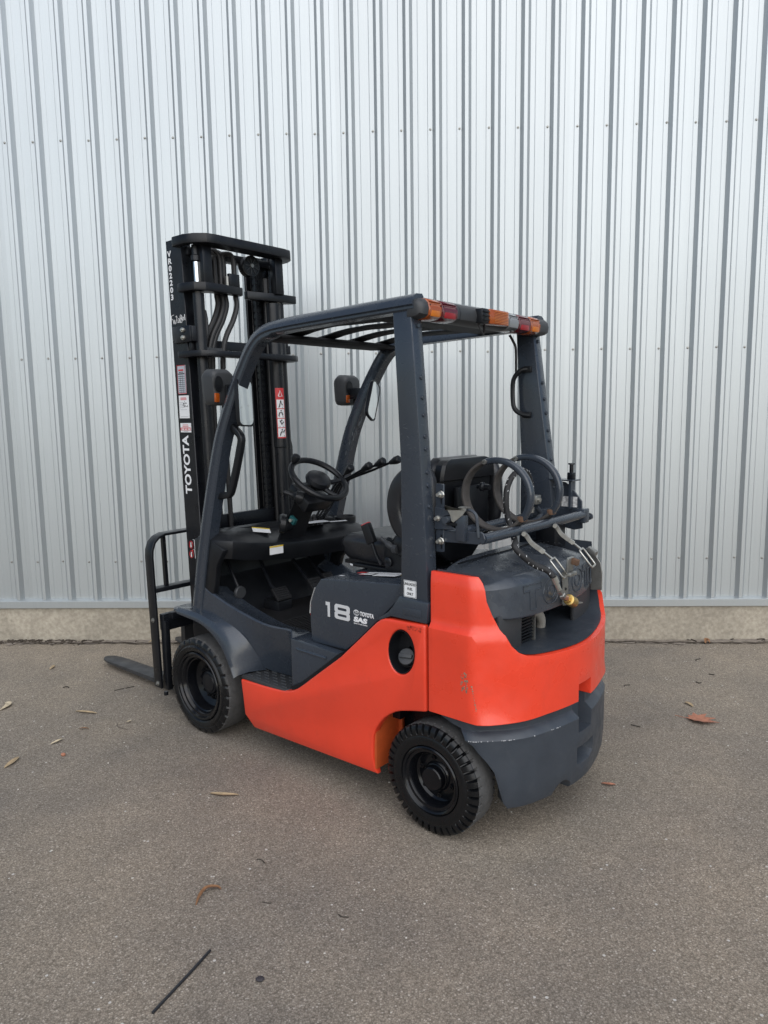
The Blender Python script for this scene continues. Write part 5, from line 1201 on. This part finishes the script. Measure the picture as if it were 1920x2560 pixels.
MB().tube([(.06, .085, 1.335), (.045, .085, 1.335), (.04, .085, 1.335), (.03, .085, 1.335), (.025, .085, 1.335), (.0, .085, 1.335)], [.009, .009, .02, .02, .012, .012], 10).build('adjuster_knob', BLACKM, gb, smooth=20)
MB().box(-.10, .0, -.40, -.30, 1.03, 1.16).build('hinge_box', BLACKM, gb, bevel=.006)
# gas hose with metal ends
hs = bpy.data.objects.new('gas_hose', None); col.objects.link(hs); hs.parent = FK
hpath = smoothpath([(-.03, -.203, 1.285), (-.03, -.20, 1.315), (-.03, -.185, 1.36), (-.03, -.145, 1.388), (-.03, -.09, 1.388), (-.035, -.03, 1.37), (-.04, .015, 1.325), (-.045, .03, 1.27), (-.05, .025, 1.21), (-.07, .03, 1.165), (-.13, .11, 1.145), (-.19, .20, 1.138), (-.21, .235, 1.128), (-.24, .215, 1.09), (-.265, .175, 1.055), (-.30, .145, 1.035), (-.322, .135, 1.01)], 5)
MB().tube(hpath, .0125, 12).build('hose_body', BRAID, hs, smooth=60)
fk_ = MB(); rq = random.Random(2)
for i in range(3, len(hpath)-2, 2):
    p, q = hpath[i], hpath[i+1]; t = (q-p).normalized(); a_ = rq.uniform(0, 6.28); n1 = t.orthogonal().normalized(); n2 = t.cross(n1)
    for da in (0, 3.1):
        d_ = math.cos(a_+da)*n1+math.sin(a_+da)*n2; e_ = t.cross(d_); dirn = (t*.5+e_*.8).normalized()
        fk_.obox(p+d_*.0126, dirn*.0038, (dirn.cross(d_))*.0009, d_*.0007)
fk_.build('hose_flecks', WHITE, hs, smooth=0)['kind'] = 'stuff'
MB().tube([(-.03, -.203, 1.29), (-.03, -.203, 1.25), (-.03, -.203, 1.248), (-.03, -.205, 1.225), (-.03, -.205, 1.223), (-.03, -.205, 1.20)], [.013, .013, .010, .010, .015, .015], 12).build('hose_end', STEEL, hs, smooth=25)
e0 = Vector((-.322, .135, 1.01)); e1_ = Vector((-.335, .112, .955)); e2_ = Vector((-.338, .085, .925)); e3 = Vector((-.338, .055, .912)); e4 = Vector((-.335, -.03, .872))
MB().tube([e0, e0.lerp(e1_, .45), e0.lerp(e1_, .5), e1_], [.0145, .0145, .011, .011], 12).build('hose_end', STEEL, hs, smooth=25)
MB().tube([e1_, e1_.lerp(e2_, .2), e1_.lerp(e2_, .25), e1_.lerp(e2_, .6), e1_.lerp(e2_, .65), e2_], [.014, .014, .011, .011, .015, .015], 6).build('hose_nut', DSTEEL, hs, smooth=20)
MB().tube([e2_, e2_.lerp(e3, .5), e3], [.010, .012, .012], 10).build('elbow', mat('copper', (.6, .33, .22), .35, metal=.9), hs)
d_ = (e4-e3).normalized()
MB().tube([e3, e3+d_*.006, e3+d_*.0065, e3+d_*.022], [.012, .012, .0155, .0155], 6).build('brass_nut', BRASS, hs, smooth=20)
MB().tube([e3+d_*.022, e3+d_*.024, e3+d_*.072, e3+d_*.075, e3+d_*.0752, e3+d_*.06], [.018, .022, .0225, .021, .016, .015], 24).build('brass_coupling', BRASS, hs, smooth=30)
# toggle latches holding the cover to the tube
def toggle(y0, dy, cx0=-.190):
    e = bpy.data.objects.new('toggle_latch', None); col.objects.link(e); e.parent = FK
    p0 = Vector((cx0, y0, 1.168)); p1 = Vector((cx0-.055, y0-.045, 1.098)); p2 = Vector((cx0-.085, y0-.078, 1.062)); 
    for k in (-1, 1):
        o_ = Vector((.006*k, -.010*k, 0))
        MB().sweep(smoothpath([p0+o_, p0.lerp(p1, .25)+o_+Vector((.006, 0, .004)), p0.lerp(p1, .5)+o_+Vector((.004, 0, -.006)), p1+o_], 4), rrect(.0085, .0022, .001, 1), (.5, -.85, 0)).build('latch_arm', DSTEEL, e, smooth=40)
    MB().cyl(p0+Vector((.012, -.02, 0)), p0-Vector((.012, -.02, 0)), .009, 12).build('latch_pivot', DSTEEL, e)
    MB().obox(p1, (.010, -.017, 0), (.004, .003, -.005), (.006, .004, .006)).build('latch_block', DSTEEL, e)
    dd = (p2-p1).normalized()
    MB().tube([p1, p1+dd*.012], .010, 6).build('latch_nut', STEEL, e, smooth=15)
    MB().tube([p1, p2], .0055, 8).build('latch_screw', DSTEEL, e)
    r_ = Vector((.25, -.97, .0)).normalized()*.037; dn_ = Vector((-.045, -.028, -.070))
    q = [p2, p2-r_*.9+dn_*.08, p2-r_+dn_*.25, p2-r_*.95+dn_*.9, p2-r_*.3+dn_, p2+r_*.35+dn_, p2+r_*.98+dn_*.9, p2+r_+dn_*.25, p2+r_*.9+dn_*.08]
    q = [p2-r_*.9, p2-r_+dn_*.12, p2-r_+dn_*.88, p2-r_*.88+dn_, p2+r_*.88+dn_, p2+r_+dn_*.88, p2+r_+dn_*.12, p2+r_*.9]
    MB().tube(q, .0042, 8, closed=True).build('latch_bail', STEEL, e, smooth=60)
    return p2, dn_
p2, dn_ = toggle(.135, 0)
pc = p2+dn_
ck = bpy.data.objects.new('latch_catch', None); col.objects.link(ck); ck.parent = FK
yc = pc.y-.045
MB().obox((pc.x+.005, yc, pc.z+.04), (.004, 0, .002), (0, .026, 0), (-.002, 0, .03)).build('catch_plate', DSTEEL, ck, bevel=.002)
MB().obox((pc.x-.010, yc-.012, pc.z+.052), (.016, 0, .004), (0, .012, 0), (-.002, 0, .012)).build('catch_hook', RUST, ck, bevel=.003)
MB().obox((pc.x-.006, yc, pc.z+.004), (.008, 0, 0), (0, .03, 0), (0, 0, .008)).build('catch_lip', DSTEEL, ck, bevel=.003)
stp_ = [Vector((cover_x(yc)-.002+.006*max(0, (z-.95)/.05), 0, z)) for z in (1.0, .96, .93, .90, .87)]
MB().loft([[(p.x-.004, yc+.024, p.z), (p.x-.004, yc-.024, p.z), (p.x-.001, yc-.024, p.z), (p.x-.001, yc+.024, p.z)] for p in stp_]).build('catch_strap', DSTEEL, ck)
MB().cyl((stp_[2].x-.0065, yc, .93), (stp_[2].x-.003, yc, .93), .006, 10).build('strap_hole', BLACKM, ck)
MB().prism([(-.30, yc+.024), (-.345, yc-.06), (-.335, yc-.064), (-.285, yc-.024)], 'z', .866, .870).build('strap_foot', DSTEEL, ck)
p2, dn_ = toggle(-.12, 0)
ck = bpy.data.objects.new('latch_catch', None); col.objects.link(ck); ck.parent = FK
MB().prism([(-.215, 1.035), (-.25, 1.02), (-.285, .975), (-.292, .93), (-.292, .855), (-.24, .85), (-.235, 1.0)], 'y', -.378, -.372).build('catch_strap', DSTEEL, ck, bevel=.001, seg=1)
MB().obox((-.255, -.35, 1.03), (.02, 0, .01), (0, .014, 0), (-.004, 0, .01)).build('catch_hook', DSTEEL, ck, bevel=.003)

# ---- wear: paint scrapes and scuffs where the photograph shows them
CHIPM = mat('chipped_primer', (.27, .17, .12), .7, noise=.35, nscale=60)
SCUFF = mat('pale_scuff', (.10, .112, .125), .6, noise=.4, nscale=50)
ODARK = mat('rubbed_dark_patch', (.5, .045, .022), .6, noise=.3, nscale=40)
rw = random.Random(11)
def flake(b, c, r, n, t1, t2):
    c = Vector(c); t1 = Vector(t1); t2 = Vector(t2); k = rw.randint(6, 9)
    pts = [c+t1*(r*rw.uniform(.5, 1.2)*math.cos(2*math.pi*i/k))+t2*(r*rw.uniform(.5, 1.2)*math.sin(2*math.pi*i/k)) for i in range(k)]
    b.add(pts+[p+Vector(n)*.0008 for p in pts], [tuple(range(k, 2*k))]+[(i, (i+1) % k, k+(i+1) % k, k+i) for i in range(k)])
b = MB()
for i in range(26): flake(b, (-.155+rw.uniform(-.02, .012), .5002, .69-i*.0028+rw.uniform(-.004, .004)), rw.uniform(.002, .0055), (0, 1, 0), (1, 0, 0), (0, 0, 1))
cd = Vector((-.7, .72, 0)).normalized()
for i in range(14):
    q = at(s_of(x=-.178)+.012+.0016*i)
    flake(b, (q[0]-.0006, q[1]+.0006, .645-i*.0085), rw.uniform(.0016, .004), cd, (.7, .7, 0), (0, 0, 1))
b.build('paint_chips', CHIPM, FK, smooth=0)['kind'] = 'stuff'
b = MB()
for i in range(30): flake(b, (.075+rw.uniform(-.035, .035), .5002, .818+rw.uniform(-.008, .006)), rw.uniform(.003, .006), (0, 1, 0), (1, 0, 0), (0, 0, 1))
b.build('rubbed_patch', ODARK, FK, smooth=0)['kind'] = 'stuff'
b = MB()
def scratch(p0, p1, w_, n):
    p0, p1, n = Vector(p0), Vector(p1), Vector(n); d = (p1-p0); sd = d.cross(n).normalized()*w_
    m_ = p0.lerp(p1, .5)+sd*rw.uniform(-2, 2)
    b.add([p0, m_+sd, p1, m_-sd], [(0, 1, 2, 3)])
for i in range(22):
    z = rw.choice((1.12, 1.16, 1.20, 1.33, 1.60, 1.52, 1.45))+rw.gauss(0, .02); x = rw.uniform(.05, .14); l_ = rw.uniform(.006, .03)
    scratch((x, .4828, z), (x-l_, .4828, z+rw.uniform(-.012, .012)), rw.uniform(.0004, .0011), (0, 1, 0))
for i in range(16):
    z = 1.1+.85*rw.random(); xr = .032+.062*(z-1.15)/.886; scratch((xr+.001, .4824, z), (xr+.001, .4824, z+rw.uniform(.01, .05)), .0009, (0, 1, 0))
b.build('pillar_scratches', SCUFF, FK, smooth=0)['kind'] = 'stuff'
b = MB()
def pill(t): # inner face line of the right front pillar
    z = 1.42+t*.20; x = 1.355-.115*t-.01; return x, z
for i in range(16):
    x, z = pill(rw.random()); flake(b, (x-.045+rw.uniform(-.018, .018), -.4265, z), rw.uniform(.004, .009), (0, 1, 0), (.5, 0, -.2), (-.5, 0, 2.2))
b.build('worn_paint', SCUFF, FK, smooth=0)['kind'] = 'stuff'
b = MB()
for i in range(120):
    x = rw.uniform(-.16, .0); y = rw.uniform(-.3, .38); z = 1.0635-.0+(x+.04)*.03; flake(b, (x, y, 1.058+.005*max(0, (x+.06)/.08)+.0012), rw.uniform(.001, .004), (0, 0, 1), (1, 0, 0), (0, 1, 0))
b.build('dust_specks', SCUFF, FK, smooth=0)['kind'] = 'stuff'

b = MB()
def ledge(sv, off, z):
    (x, y), (x2, y2) = at(sv), at(sv+.004); l_ = math.hypot(x2-x, y2-y); return Vector((x+(y2-y)/l_*off, y-(x2-x)/l_*off, z))
s0 = s_of(x=-.178)
for i in range(34):
    sv = s0+rw.choice((rw.uniform(.0, .05), rw.uniform(.12, .18), rw.uniform(.0, .42))); p = ledge(sv, .0052, .4345)
    flake(b, p, rw.uniform(.0012, .003), (-.4, .5, .8), (.7, .7, 0), (-.5, .5, -.6))
b.build('worn_edge', mat('bare_worn_edge', (.3, .31, .32), .5, noise=.4, nscale=60), FK, smooth=0)['kind'] = 'stuff'
